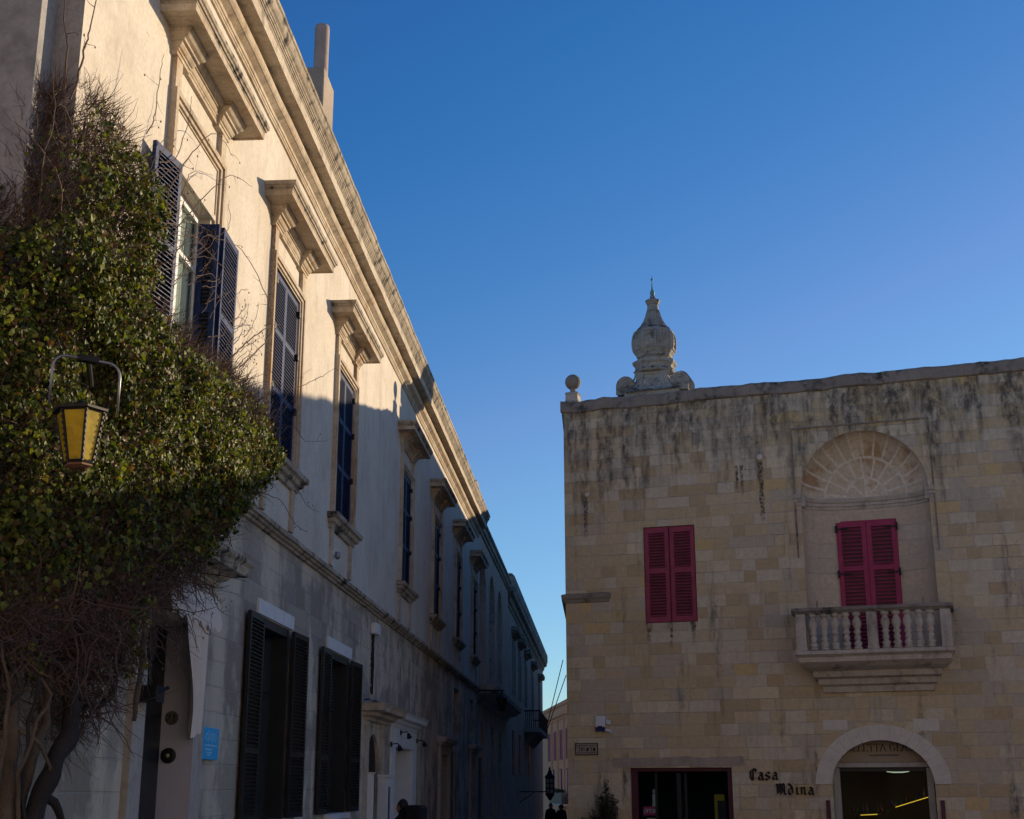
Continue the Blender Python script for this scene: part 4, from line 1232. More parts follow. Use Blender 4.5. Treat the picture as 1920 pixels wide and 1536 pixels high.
bf = empty('ball_finial', rw(.21, -.2, 11.05), 'round stone ball on a small pedestal at the parapet corner', 'finial', rz=RA)
b = MB(); b.lathe([(.25, 0), (.27, .05), (.235, .08), (.22, .24), (.25, .27), (.22, .31), (.10, .34)], (0, 0, 0), 4, a0=math.pi / 4); b.build('pedestal', M_bal, bf)
b = MB(); b.lathe([(.07, .33), (.075, .40)] + [(.205 * math.sin(t), .615 - .205 * math.cos(t)) for t in [math.pi * (k + 2) / 18 for k in range(16)]], (0, 0, 0), 20)
b.build('ball', M_cop, bf, smooth=True)

# ================================================================== SMALL THINGS ON THE RIGHT WALL
al = empty('alarm_box', rw(.72, 0, 2.85), 'white alarm siren box with dark blue base high on the stone wall corner', 'alarm', rz=RA)
b = MB()
b.fbox(FR, 0, .235, 0, .09, .09, .35); b.build('cover', M_white, al, bevel=.015)
M_dblue = paint_mat('dark_blue_plastic', (.012, .014, .09), .4, .1, (.01, .01, .05), .1)
b = MB(); b.fbox(FR, .0, .235, 0, .085, .0, .088)
b.fbox(FR, .06, .17, .09, .096, .088, .12); b.build('strobe', M_dblue, al, bevel=.01)
jb = empty('junction_box', rw(.98, 0, 3.0), 'small white junction box beside the alarm box', 'box', rz=RA)
b = MB(); b.fbox(FR, 0, .10, 0, .06, 0, .10); b.build('body', M_white, jb, bevel=.008)
b = MB(); b.fbox(FR, .047, .053, .06, .063, .01, .09); b.build('seam', M_grey, jb)
cc_ = empty('security_camera', rw(1.0, 0, 2.82), 'small white bullet camera just under the junction box', 'camera', rz=RA)
b = MB(); b.tube([(0, 0, .03), (.02, -.1, .03)], .018, 8); b.build('bracket', M_white, cc_)
b = MB(); b.tube([(-.02, -.10, .05), (.13, -.16, .01)], .035, 10); b.build('housing', M_white, cc_)
pq = empty('street_plaque', rw(.2, 0, 2.3), 'small bordered street name plaque near the stone wall corner', 'plaque', rz=RA)
b = MB(); b.fbox(FR, 0, .56, 0, .02, 0, .28); b.build('plate', M_side, pq)
b = MB()
for a in ((0, .56, .26, .28), (0, .56, 0, .02), (0, .02, .02, .26), (.54, .56, .02, .26)): b.fbox(FR, a[0], a[1], .02, .027, a[2], a[3])
for k in range(20):
    b.fbox(FR, .03 + k * .025, .045 + k * .025, .02, .024, .215, .235); b.fbox(FR, .03 + k * .025, .045 + k * .025, .02, .024, .045, .065)
b.build('border', M_iron, pq)
b = MB()
for x0, chh in ((.07, 'T'), (.20, 'S'), (.36, 'T')):
    nib(b, SER[chh], FR, x0, .09, .10, .16, 0, .021, .026)
for k in range(3): b.fbox(FR, [.15, .28, .44][k], [.18, .33, .49][k], .021, .025, .09, .17)
b.build('characters', M_iron, pq)
b = MB(); b.hexa([(-.12, 1.2, 5.3), (-.02, 1.2, 5.3), (-.02, 1.3, 5.3), (-.12, 1.3, 5.3), (-.24, 1.2, 5.85), (-.1, 1.2, 5.9), (-.1, 1.3, 5.9), (-.24, 1.3, 5.85)])
lb = b.build('wall_bracket', M_iron, bevel=.008); lb.location = rw(0, 0, 0); lb.rotation_euler = (0, 0, RA)
tag(lb, 'dark slanted iron bracket on the street side of the ashlar house below its ledge', 'bracket')

# things behind the glass
sg = empty('open_sign', rw(1.77, -.22, .93), 'pink OPEN sign behind the glass of the crimson framed door', 'sign', rz=RA)
b = MB(); b.fbox(FR, 0, .30, 0, .012, 0, .20); b.build('card', paint_mat('pink_card', (.50, .06, .16), .6), sg)
b = MB()
for k, chh in enumerate('OPEN'): nib(b, SER[chh], FR, .02 + k * .068, .055, .09, .20, 20, .012, .016)
b.build('letters', M_white, sg)
vs = empty('white_figurine', rw(1.98, -.45, 1.13), 'slim white figurine standing above the OPEN sign', 'figurine', rz=RA)
b = MB(); b.lathe([(.05, 0), (.055, .03), (.04, .1), (.05, .2), (.045, .26), (.02, .28)], (0, 0, 0), 12); b.build('body', M_white, vs, smooth=True)
b = MB(); b.lathe([(.015, .28), (.035, .31), (.04, .35), (.02, .39)], (0, 0, 0), 12); b.build('head', M_white, vs, smooth=True)
b = MB(); b.fbox(FR, 1.75, 2.08, -.6, -.23, 1.095, 1.125); b.fbox(FR, 1.75, 2.08, -.6, -.23, .60, .63)
tag(b.build('shelf', M_black, None), 'dark shelf carrying the white figurine behind the door glass', 'shelf')
sh = bpy.data.objects['shelf']; sh.location = rw(0, 0, 0); sh.rotation_euler = (0, 0, RA)
wc = empty('white_card', rw(1.86, -.2, .55), 'small pale blue white card below the OPEN sign', 'card', rz=RA)
b = MB(); b.fbox(FR, 0, .2, 0, .01, 0, .32); b.build('card', M_white, wc)
yb = empty('display_board', rw(3.40, -.5, .2), 'yellow framed dark display board inside the crimson framed door', 'board', rz=RA)
b = MB(); b.fbox(FR, 0, .24, 0, .02, 1.06, 1.2); b.fbox(FR, 0, .07, 0, .02, 0, 1.06); b.build('yellow_frame', M_yellow, yb)
b = MB(); b.fbox(FR, .075, .26, -.01, .018, 0, 1.055); b.build('panel', M_black, yb)
for (u0, u1, d, z0, z1, lab) in ((6.62, 7.0, 1.3, .96, .98, 'left glass shelf edged with a glowing yellow strip in the shop'), (7.42, 8.15, 1.2, 1.14, 1.36, 'right glass shelf rising with a glowing yellow strip in the shop')):
    s_ = empty('shop_shelf', rw(u0, -d, z0), lab, 'shelf', 'lit shelves in the shop', rz=RA)
    b = MB(); w = u1 - u0
    b.hexa([(0, 0, -.03), (w, 0, z1 - z0 - .03), (w, .4, z1 - z0 - .03), (0, .4, -.03), (0, 0, -.005), (w, 0, z1 - z0 - .005), (w, .4, z1 - z0 - .005), (0, .4, -.005)])
    b.build('board', M_wood, s_)
    b = MB()
    b.hexa([(0, -.02, -.03), (w, -.02, z1 - z0 - .03), (w, -.005, z1 - z0 - .03), (0, -.005, -.03), (0, -.02, -.014), (w, -.02, z1 - z0 - .014), (w, -.005, z1 - z0 - .014), (0, -.005, -.014)])
    b.build('light_strip', M_led, s_)
tl_ = empty('tube_lamp', rw(7.28, -1.2, 1.90), 'pale tube lamp glowing under the shop ceiling', 'lamp', rz=RA)
b = MB(); b.tube([(0, 0, 0), (.14, 0, -.015), (.34, 0, -.015), (.50, 0, .002)], [.008, .014, .014, .008], 8); b.build('tube', M_tube, tl_)
b = MB(); b.fbox(FR, .02, .48, -.03, .03, .02, .05); b.build('fitting', M_black, tl_)
cols = [(.10, .01, .012), (.01, .06, .03), (.03, .03, .10), (.12, .10, .09), (.01, .08, .09), (.1, .06, .01)]
vm = [glass_mat('coloured_glass', c, 0, .08) for c in cols]
for k in range(16):
    u = 6.45 + k * .107; zb = .98 if u < 7.3 else 1.0 + max(0, u - 7.42) * .30 + .12
    hgt = random.uniform(.12, .24)
    b = MB(); r_ = random.uniform(.025, .045)
    b.lathe([(r_ * .7, 0), (r_, hgt * .2), (r_, hgt * .5), (r_ * .35, hgt * .7), (r_ * .3, hgt * .9), (r_ * .5, hgt)], (0, 0, 0), 10)
    o = b.build('glass_vase', vm[k % 6], smooth=True)
    o.location = rw(u, -1.4 - .1 * (k % 3), zb)
    tag(o, 'small coloured glass vase among the row standing on the lit shop shelves', 'vase', 'glass vases on the shop shelves')

# shrub by the corner
shb = empty('potted_shrub', rw(1.02, .45, -.48), 'dark upright leafy shrub beside the crimson framed door', 'shrub')
b = MB(); b.lathe([(.2, 0), (.26, .45), (.28, .5), (.24, .5)], (0, 0, 0), 18); b.build('pot', M_terra, shb, smooth=True)
b = MB()
stems = []
for k in range(44):
    a = random.uniform(0, 6.28); r_ = random.uniform(.03, .42); h_ = random.uniform(1.3, 2.45) * (1 - r_ * .9)
    p = [Vector((0.03 * math.cos(a), .03 * math.sin(a), .45))]
    for i in range(1, 6):
        t = i / 5
        p.append(Vector((r_ * math.cos(a) * t ** .8 + random.gauss(0, .02), r_ * math.sin(a) * t ** .8 + random.gauss(0, .02), .45 + (h_ - .45) * t)))
    stems.append(p); b.tube(p, [.012, .01, .008, .006, .005, .003], 4)
for dx, dz in ((-.55, 1.35), (-.62, 1.25), (-.48, 1.2)):
    p = [Vector((0, 0, .7)), Vector((dx * .5, 0, dz - .2)), Vector((dx, -.02, dz))]; stems.append(p); b.tube(p, [.01, .007, .003], 4)
b.build('stems', M_twig, shb)
b = MB()
for k in range(6500):
    p = random.choice(stems); i = random.randrange(max(1, len(p) // 3), len(p)); q = p[i - 1].lerp(p[i], random.random())
    c = q + Vector((random.gauss(0, .035), random.gauss(0, .035), random.gauss(0, .03)))
    d1 = Vector((random.gauss(0, 1), random.gauss(0, 1), random.gauss(.3, 1))).normalized() * random.uniform(.022, .042); d2 = d1.orthogonal().normalized() * .014
    b.quad(c - d1, c - d2, c + d1, c + d2)
b.build('foliage', M_shrub, shb, recalc=False)

# ================================================================== THINGS ON THE LEFT WALL
nb = empty('house_number', (-4.79, 15.083, 2.34), 'round dark house number plate reading 21 on the grey door reveal', 'number plate')
b = MB(); Mx = Matrix.Rotation(R(90), 4, 'X'); b.lathe([(.075, 0), (.078, .008), (.07, .016)], (0, 0, 0), 24, Mx); b.build('plate', paint_mat('old_brass', (.10, .09, .07), .5, .3, (.03, .03, .02), .4), nb)
Fn = lambda u, o, z: (u, -o, z)
b = MB()
for x0, chh in ((-.058, '2'), (.012, '1')): nib(b, SER[chh], Fn, x0, -.04, .08, .16, 0, .017, .022)
b.build('digits', M_iron, nb)
db = empty('doorbell', (-4.80, 15.083, 1.93), 'round black doorbell with a pale green button below the number 21', 'doorbell')
b = MB(); b.lathe([(.085, 0), (.085, .015), (.06, .03), (.045, .032)], (0, 0, 0), 24, Mx); b.build('disc', M_iron, db, smooth=False)
b = MB(); b.lathe([(.022, .03), (.02, .04), (.008, .045)], (0, 0, 0), 14, Mx); b.build('button', paint_mat('pale_green', (.35, .42, .2), .4), db)
bs_ = empty('blue_sign', (-4.6, 15.35, 1.9), 'bright blue wall sign with faint pale lettering beside the door reveal', 'sign')
b = MB(); b.box(.0, .06, 0, .80, 0, .36); b.build('panel', M_blue, bs_, bevel=.004)
Fb = lambda u, o, z: (o, u, z)
b = MB()
for x in (.25, .41, .56): 
    b.tube([(.063, x + .05 + .05 * math.cos(t), .255 + .04 * math.sin(t)) for t in [k * .5 for k in range(11)]], .006, 4)
    b.fbox(Fb, x + .10, x + .112, .06, .064, .20, .33)
for x, w, z in ((.25, .45, .15), (.25, .30, .105), (.30, .2, .07), (.33, .12, .045)):
    k = 0.0
    while k < w:
        d = random.uniform(.012, .03); b.fbox(Fb, x + k, x + k + d, .06, .063, z, z + random.choice((.012, .016, .02))); k += d + .008
b.build('lettering', M_bluetext, bs_)
# drape over the door
dp = empty('door_drape', (-4.55, 15.0, 2.3), 'pale fabric drape with scalloped pelmet hanging over the door with number 21', 'drape')
b = MB()
rows = []
for k in range(9):
    t = k / 8; row = []
    for i in range(49):
        u = -1.35 + 1.85 * i / 48
        zb = 1.02 + .10 * abs(math.sin(i * .42)) - .03 * math.sin(i * .9)
        row.append((.10 + .05 * t + .025 * math.sin(i * .85) * t, u, 1.42 + (zb - 1.42) * t))
    rows.append(row)
b.grid(rows); b.build('pelmet', M_cloth, dp, recalc=False)
b = MB(); rows = []
for k in range(21):
    t = k / 20; row = []
    wdt = .80 * (1 - .50 * math.sin(min(1, t * 1.2) * math.pi / 2) ** 2) + .12 * t
    for i in range(31):
        s_ = i / 30
        u = .22 - wdt * (1 - s_)
        row.append((.07 + .045 * math.sin(s_ * 16 + t * 2) * (1 - .3 * t), u, 1.15 - 1.25 * t - .12 * (1 - s_) * t))
    rows.append(row)
b.grid(rows); b.build('curtain', M_cloth, dp, recalc=False)
# iron scroll bracket by the door
sb_ = MB()
pts = [(-4.45, 13.22 + .12 * math.cos(t) * (1 - t / 14), 2.95 + .22 * math.sin(t) * (1 - t / 14)) for t in [k * .4 for k in range(26)]]
sb_.tube(pts + [(-4.45, 13.22, 2.55)], .02, 6); sb_.tube([(-4.6, 13.1, 2.45), (-4.35, 13.2, 2.5), (-4.3, 13.35, 2.55)], .022, 6); sb_.box(-4.5, -4.34, 13.12, 13.38, 2.40, 2.56)
tag(sb_.build('scroll_bracket', M_iron), 'black scrolled iron bracket half hidden by vine stems beside the door', 'bracket')
dc = empty('dome_camera', (-4.6, 22.72, 5.42), 'small grey dome camera below the sill of the third upper window', 'camera')
b = MB(); b.box(0, .05, -.06, .06, -.16, .10); b.tube([(.03, 0, .06), (.11, 0, .06)], .035, 10); b.build('arm', M_white, dc)
b = MB(); b.lathe([(.02, -.06), (.042, -.04), (.05, 0), (.052, .05), (.04, .07)], (.12, 0, .02), 16); b.build('dome', M_steel, dc, smooth=True)
cb = empty('conduit_box', (-4.6, 27.05, 4.58), 'white metal box on the plaster wall above a trailing dark cable', 'box')
b = MB(); b.box(0, .12, 0, .5, 0, .22); b.build('body', M_white, cb, bevel=.01)
b = MB()
for k in range(70):
    z = -.05 - random.random() * 1.15; u = .22 + random.gauss(0, .07); s_ = random.uniform(.01, .04)
    b.box(.0, .01 + s_ * .5, u - s_, u + s_, z - s_ * 1.4, z + s_ * 1.4)
b.tube([(.03, .24, 0), (.03, .20, -.3), (.03, .27, -.6), (.03, .22, -1.2)], .014, 5); b.build('cable', M_iron, cb)
# spot lamps over the white portal
for (y, z, lab) in ((29.7, 2.42, 'small black spot lamp left of the white portal, lowest of three'), (31.1, 2.72, 'small black spot lamp over the middle of the white portal'), (33.9, 2.62, 'small black spot lamp at the far side of the white portal')):
    s_ = empty('spot_lamp', (-4.54, y, z), lab, 'lamp', 'spot lamps on the white portal')
    b = MB(); b.tube([(0, 0, .06), (.16, 0, .08), (.22, 0, .02)], .015, 6); b.box(-.01, .03, -.05, .05, .0, .12); b.build('arm', M_iron, s_)
    b = MB(); b.tube([(.20, 0, .03), (.24, -.02, -.08)], [.035, .068], 12); b.build('shade', M_iron, s_)
    s_.scale = (.9, .9, .9)
# white board and cabinet standing against the wall by the doors
zb = SL * 27
s_ = empty('display_board', (-4.6, 26.86, zb), 'narrow white board standing out from the wall beside the small arched door', 'board')
b = MB(); b.box(.0, .16, 0, .12, 0, 1.83 - zb); b.build('panel', M_white, s_, bevel=.006)
b = MB(); b.box(-.0, .18, -.015, .135, 1.831 - zb, 1.86 - zb); b.build('cap', M_pale, s_)
s_ = empty('display_cabinet', (-4.6, 28.4, zb), 'white cabinet with dark glass front against the wall beside the white portal', 'cabinet')
w, d, hh = .82, .19, 1.78 - zb
b = MB()
b.box(0, d, 0, w, 0, .1); b.box(0, d, 0, w, hh - .06, hh); b.box(0, .03, 0, w, .1, hh - .06); b.box(.03, d, 0, .03, .1, hh - .06); b.box(.03, d, w - .03, w, .1, hh - .06)
b.box(d - .03, d + .005, .031, .20, .1, hh - .06); b.box(d - .03, d + .005, w - .2, w - .031, .1, hh - .06); b.box(d - .03, d + .005, .20, w - .20, hh - .2, hh - .061)
b.build('carcass', M_white, s_)
b = MB(); b.box(d - .025, d - .015, .2, w - .2, .1, hh - .2); b.build('door', M_glass, s_)
b = MB(); b.box(0, d + .04, -.04, w + .04, hh + .002, hh + .045); b.build('top', M_white, s_)
# wall lantern far down the palace
fl = empty('street_lantern', (-4.6, 51.0, 5.0), 'dark street lantern hanging from an iron arm at the far end of the cream palace', 'lantern')
b = MB(); b.tube([(0, 0, .05), (1.05, 0, .05)], .025, 6); b.tube([(0, 0, -.45), (.38, 0, .03)], .018, 6); b.build('arm', M_iron, fl)
b = MB(); b.lathe([(.10, -.72), (.20, -.25), (.24, -.24), (.05, -.08), (.03, .05)], (.95, 0, 0), 6); b.build('body', M_iron, fl)
b = MB(); b.lathe([(.09, -.68), (.185, -.27)], (.96, 0, 0), 6); b.build('pane', M_amber, fl)
# ornate lantern at the end of the street
ol = empty('ornate_lantern', (-2.42, 66.0, 1.22), 'black many paned lantern on a bracket above the two walkers in the far street gap', 'lantern')
ol.scale = (.6, .6, .55)
b = MB()
for z in (0.0, .42, .86, 1.28): b.box(-.34, .34, -.34, .34, z, z + .09)
for x in (-.34, -.04, .26):
    for y in (-.34, .26): b.box(x, x + .08, y, y + .08, .09, 1.28)
b.lathe([(.40, 1.37), (.44, 1.42), (.25, 1.62), (.14, 1.85), (.16, 1.92), (.06, 2.02), (.1, 2.1), (.03, 2.3)], (0, 0, 0), 8)
b.lathe([(.10, -.5), (.2, -.3), (.4, 0.0)], (0, 0, 0), 8); b.build('cage', M_iron, ol)
b = MB(); b.box(-.28, .28, -.29, .28, .09, 1.28); b.build('pane', paint_mat('frosted_glass', (.30, .24, .20), .3), ol)
b = MB(); b.tube([(-2.4, 0, .2), (-.2, 0, .2)], .05, 6); b.tube([(-2.4, 0, -.7), (-1.2, 0, .18)], .04, 6); b.build('bracket', M_iron, ol)

# ================================================================== LANTERN IN FRONT OF THE VINE
la = empty('wall_lantern', (-3.775, 9.3, 3.82), 'amber glass lantern hung on a steel yoke in front of the vine', 'lantern')
top_z, bot_z, rt, rbm = .445, .06, .172, .10
def hx(r_, z, k, a0=R(-114)): return Vector((r_ * math.cos(a0 + k * math.pi / 3), r_ * math.sin(a0 + k * math.pi / 3), z))
tiltM = Matrix.Rotation(R(-3), 4, 'Y')
for k in range(6):
    p0, p1, p2, p3 = hx(rbm, bot_z, k), hx(rbm, bot_z, k + 1), hx(rt, top_z, k + 1), hx(rt, top_z, k)
    b = MB(); c_ = (p0 + p1 + p2 + p3) / 4; inn = Vector((c_.x, c_.y, 0)).normalized() * .004
    b.hexa([tiltM @ (c_ + (p - c_) * .93 - inn * 1.5) for p in (p0, p1, p2, p3)] + [tiltM @ (c_ + (p - c_) * .93 + inn * .2) for p in (p0, p1, p2, p3)])
    b.build('pane', M_amber, la)
b = MB()
for k in range(6):
    b.tube([tiltM @ hx(rbm, bot_z, k), tiltM @ hx(rt, top_z, k)], .013, 5)
    b.tube([tiltM @ hx(rbm, bot_z, k), tiltM @ hx(rbm, bot_z, k + 1)], .013, 5); b.tube([tiltM @ hx(rt, top_z, k), tiltM @ hx(rt, top_z, k + 1)], .014, 5)
    for q in range(9):
        t = (q + .5) / 9; p = hx(rbm, bot_z, k).lerp(hx(rt, top_z, k), t)
        p = tiltM @ (p * 1.0 + Vector((p.x, p.y, 0)).normalized() * .012); b.box(p.x - .008, p.x + .008, p.y - .008, p.y + .008, p.z - .008, p.z + .008)
b.build('frame', M_iron, la)
b = MB()
b.lathe([(.06, .02), (.10, .035), (.106, .058)], (0, 0, 0), 6, tiltM, a0=R(-114))
b.build('base', paint_mat('rusty_iron', (.16, .07, .025), .7, .4, (.04, .02, .015), .4), la)
b = MB()
b.lathe([(.178, .44), (.205, .445), (.207, .463), (.14, .485), (.06, .51), (.03, .525), (.025, .54)], (0, 0, 0), 6, tiltM, a0=R(-114))
b.build('roof', M_iron, la)
ya = R(40)
yu = Vector((math.cos(ya), math.sin(ya), 0))
b = MB()
half = .255
pts = [(-half, .47), (-half, .74)]
for k in range(7):
    t = k / 6 * math.pi / 2; pts.append((-half + .10 * (1 - math.cos(t)), .76 + .10 * math.sin(t)))
for k in range(7):
    t = k / 6 * math.pi / 2; pts.append((half - .10 + .10 * math.sin(t), .86 - .10 * (1 - math.cos(t))))
pts += [(half, .74), (half, .47)]
b.tube([yu * x + Vector((0, 0, z)) for x, z in pts], .0105, 10)
b.build('yoke', M_steel, la, smooth=True)
b = MB()
yn = Vector((-yu.y, yu.x, 0))
b.mbox(Matrix.Rotation(ya, 4, 'Z'), -.075, .075, -.035, .035, .838, .885)
b.tube([Vector((0, 0, .865)), Vector((-.18, .5, .93)), Vector((-.40, 1.1, 1.0))], .022, 8)
b.build('bracket', M_iron, la)

# ================================================================== CLIMBING VINE
VP = [(-7.2, 9.9), (-5.6, 9.8), (-5.0, 9.75), (-4.45, 10.2), (-4.1, 11.3), (-3.9, 12.8), (-3.95, 14.2), (-4.1, 15.6), (-4.4, 19.0)]
VL = [0.0]
for a, c in zip(VP[:-1], VP[1:]): VL.append(VL[-1] + math.hypot(c[0] - a[0], c[1] - a[1]))


def vpos(s, z, off=0.0):
    """point on the face of the vine: s along its plan line, z height, off = outwards"""
    s = max(0, min(VL[-1] - 1e-4, s))
    for i in range(len(VP) - 1):
        if s <= VL[i + 1]: break
    t = (s - VL[i]) / (VL[i + 1] - VL[i])
    d = Vector((VP[i + 1][0] - VP[i][0], VP[i + 1][1] - VP[i][1], 0)).normalized()
    nrm = Vector((d.y, -d.x, 0))
    # smooth the normal a little across the corners
    j = min(i + 1, len(VP) - 2) if t > .5 else max(i - 1, 0)
    d2 = Vector((VP[j + 1][0] - VP[j][0], VP[j + 1][1] - VP[j][1], 0)).normalized()
    w = abs(t - .5)
    nrm = (nrm * (1 - w) + Vector((d2.y, -d2.x, 0)) * w).normalized()
    p = Vector((VP[i][0] + (VP[i + 1][0] - VP[i][0]) * t, VP[i][1] + (VP[i + 1][1] - VP[i][1]) * t, z))
    return p + nrm * off, nrm, d


POLY = [(1.0, 6.2), (1.69, 6.24), (2.37, 6.34), (2.49, 6.42), (2.61, 6.55), (2.59, 7.19), (2.65, 7.39), (2.89, 7.55), (3.29, 7.67), (3.76, 7.72), (4.02, 7.58), (4.29, 7.26), (4.51, 6.96), (4.57, 6.54), (4.56, 6.1), (4.83, 6.03), (5.62, 6.02), (6.82, 6.11), (8.37, 6.39), (9.72, 6.43), (10.61, 6.06), (10.22, 5.67), (9.22, 5.09), (8.1, 4.6), (7.03, 4.21), (6.84, 3.89), (5.79, 3.51), (5.15, 3.22), (4.74, 2.97), (4.69, 2.59), (4.49, 2.25), (4.18, 2.01), (3.87, 2.05), (3.66, 2.12), (3.27, 2.15), (2.79, 2.13), (2.22, 2.11), (1.0, 2.1)]


def inside(s, z):
    c = False; j = len(POLY) - 1
    for i in range(len(POLY)):
        (a, b_), (d, e) = POLY[i], POLY[j]
        if (b_ > z) != (e > z) and s < (d - a) * (z - b_) / (e - b_) + a: c = not c
        j = i
    return c


def edged(s, z):
    m = 9
    for (a, b_), (d, e) in zip(POLY, POLY[1:]):
        dx, dz = d - a, e - b_
        t = max(0, min(1, ((s - a) * dx + (z - b_) * dz) / (dx * dx + dz * dz + 1e-9)))
        m = min(m, math.hypot(s - a - t * dx, z - b_ - t * dz))
    return m


def sm(x, a, b_):
    t = max(0, min(1, (x - a) / (b_ - a))); return t * t * (3 - 2 * t)


def leafiness(s, z, d):
    low = 3.05 + (s - 2.65) * .26
    q = sm(z, low - .25, low + .35)
    top = 5.9 + (s - 2.38) * .80 if s < 4.4 else 99
    q *= 1 - .80 * sm(z, top - .2, top + .35)
    q *= .25 + .75 * sm(d, .05, .35)
    if s > 4.55: q *= 1 - .74 * sm(z, 5.3, 5.95) * sm(9.4 - s, 0, .6)
    nz = noise.noise(Vector((s * 1.5, z * 1.5, 2.2)))
    q *= .75 + .5 * nz
    if q < .08 and noise.noise(Vector((s * 1.7, z * 1.7, 8))) > .22 and d > .15: q = .4
    return q


vine = empty('climbing_vine', (-4.4, 10.3, -.15), 'large ivy and bare creeper mass climbing over the near corner of the cream palace', 'vine')
VS = (-4.4, 10.3, -.15)
leaf = MB()
rnd = random.Random(3)
cnt = 0
def add_leaf(c, nrm, size, up):
    ax = (up - nrm * up.dot(nrm))
    if ax.length < 1e-4: ax = nrm.orthogonal()
    ax.normalize(); sd_ = nrm.cross(ax)
    w = size * rnd.uniform(.38, .55); fold = nrm * size * rnd.uniform(.05, .2)
    b0 = len(leaf.v)
    curl = nrm * (-size * rnd.uniform(.0, .25))
    for p in (c - ax * size * .45, c - ax * size * .12 + sd_ * w + fold, c + ax * size * .6 + curl, c - ax * size * .12 - sd_ * w + fold, c + ax * size * .1):
        leaf.v.append(tuple(p))
    leaf.f += [(b0, b0 + 1, b0 + 4), (b0 + 1, b0 + 2, b0 + 4), (b0 + 2, b0 + 3, b0 + 4), (b0 + 3, b0, b0 + 4)]; leaf.mi += [0] * 4


N_LEAF = 56000
tries = 0
while cnt < N_LEAF and tries < 900000:
    tries += 1
    s = rnd.uniform(1.0, 10.6); z = rnd.uniform(2.1, 7.75)
    s2 = s + .26 * noise.noise(Vector((s * 2.6, z * 2.6, 1.5))) + .10 * noise.noise(Vector((s * 8, z * 8, 4)))
    z2 = z + .26 * noise.noise(Vector((s * 2.6, z * 2.6, 9.5))) + .10 * noise.noise(Vector((s * 8, z * 8, 7)))
    if not inside(s2, z2): continue
    d = edged(s2, z2)
    if rnd.random() > leafiness(s, z, d): continue
    if noise.noise(Vector((s * 3.3, z * 3.3, 12))) < -.28 and rnd.random() < .75: continue
    lump = .24 * noise.noise(Vector((s * .9, z * .9, 0))) + .20 * noise.noise(Vector((s * 2.9, z * 2.9, 5)))
    off = lump - .32 * (1 - sm(d, 0, .5)) - rnd.random() ** 1.6 * .38 + .10
    p, nrm, tan = vpos(s, z, off)
    nn = (nrm * rnd.uniform(.35, 1.2) + Vector((rnd.gauss(0, .55), rnd.gauss(0, .55), rnd.gauss(.25, .5)))).normalized()
    up = Vector((rnd.gauss(0, .6), rnd.gauss(0, .6), -1))
    add_leaf(p + Vector((rnd.gauss(0, .02), rnd.gauss(0, .02), 0)), nn, rnd.choice((.028, .034, .038, .042, .046, .052, .06, .075)) * rnd.uniform(.85, 1.1), up)
    cnt += 1
# deep inner leaves that close the mass
for k in range(9000):
    s = rnd.uniform(1.0, 10.4); z = rnd.uniform(2.2, 7.6)
    if not inside(s, z): continue
    d = edged(s, z)
    if d < .12 or rnd.random() > .25 + leafiness(s, z, d): continue
    p, nrm, tan = vpos(s, z, -.42 - rnd.random() * .18 - .25 * (1 - sm(d, 0, .5)))
    nn = (nrm + Vector((rnd.gauss(0, .3), rnd.gauss(0, .3), rnd.gauss(0, .3)))).normalized()
    add_leaf(p, nn, rnd.uniform(.10, .15), Vector((rnd.gauss(0, .4), rnd.gauss(0, .4), -1)))
leaf.build('foliage', M_leaf, vine, sub=VS, recalc=False)

tw = MB()
def twig(p, dr, ln, r0, n=5, wob=.35, sag=0.0, sides=3):
    pts = [p.copy()]; dr = dr.normalized()
    for i in range(n):
        dr = (dr + Vector((rnd.gauss(0, wob), rnd.gauss(0, wob), rnd.gauss(0, wob) - sag)) * .5).normalized()
        pts.append(pts[-1] + dr * ln / n)
    tw.tube(pts, [r0 * (1 - .75 * i / n) for i in range(n + 1)], sides, cap=False)
    return pts


k = 0
while k < 13500:
    s = rnd.uniform(1.0, 10.6); z = rnd.uniform(2.1, 7.8)
    if not inside(s, z): continue
    d = edged(s, z); lf_ = leafiness(s, z, d)
    if rnd.random() > 1.10 - lf_ * .85: continue
    k += 1
    lump = .22 * noise.noise(Vector((s * .9, z * .9, 0)))
    p, nrm, tan = vpos(s, z, lump - .30 * (1 - sm(d, 0, .5)) - rnd.random() * .35)
    low = z < 3.05 + (s - 2.65) * .26
    if low and rnd.random() < .15: continue
    if low:
        twig(p, nrm * rnd.uniform(-.3, .6) + tan * rnd.gauss(0, 1) + Vector((0, 0, rnd.gauss(-.1, .8))), rnd.uniform(.25, .8), rnd.choice((.003, .004, .005, .007, .012)), 7, .6, .05)
    else:
        twig(p, nrm * rnd.uniform(.2, 1) + tan * rnd.gauss(.3, .6) + Vector((0, 0, rnd.gauss(.7, .5))), rnd.uniform(.14, .46), rnd.uniform(.0032, .0065), 4, .4)
# bristling fringe along the top edge
for (a, b_), (d, e) in zip(POLY, POLY[1:]):
    ln = math.hypot(d - a, e - b_)
    upper = min(b_, e) > 5.9
    for q in range(int(ln * (170 if upper else 70))):
        t = rnd.random(); s = a + (d - a) * t; z = b_ + (e - b_) * t
        p, nrm, tan = vpos(s, z, -.30 - rnd.random() * .25)
        if upper: dirv = nrm * .4 + tan * rnd.gauss(.5, .5) + Vector((0, 0, rnd.uniform(.3, 1.4)))
        elif s > 7: dirv = nrm * .3 + tan * rnd.uniform(.2, 1) + Vector((0, 0, rnd.gauss(-.1, .5)))
        else: dirv = nrm * .3 + tan * rnd.gauss(.4, .9) + Vector((0, 0, rnd.gauss(-.4, .7)))
        twig(p, dirv, rnd.uniform(.12, .40), rnd.uniform(.003, .0055), 5, .45)
tw.build('twigs', M_twig, vine, sub=VS, recalc=False)

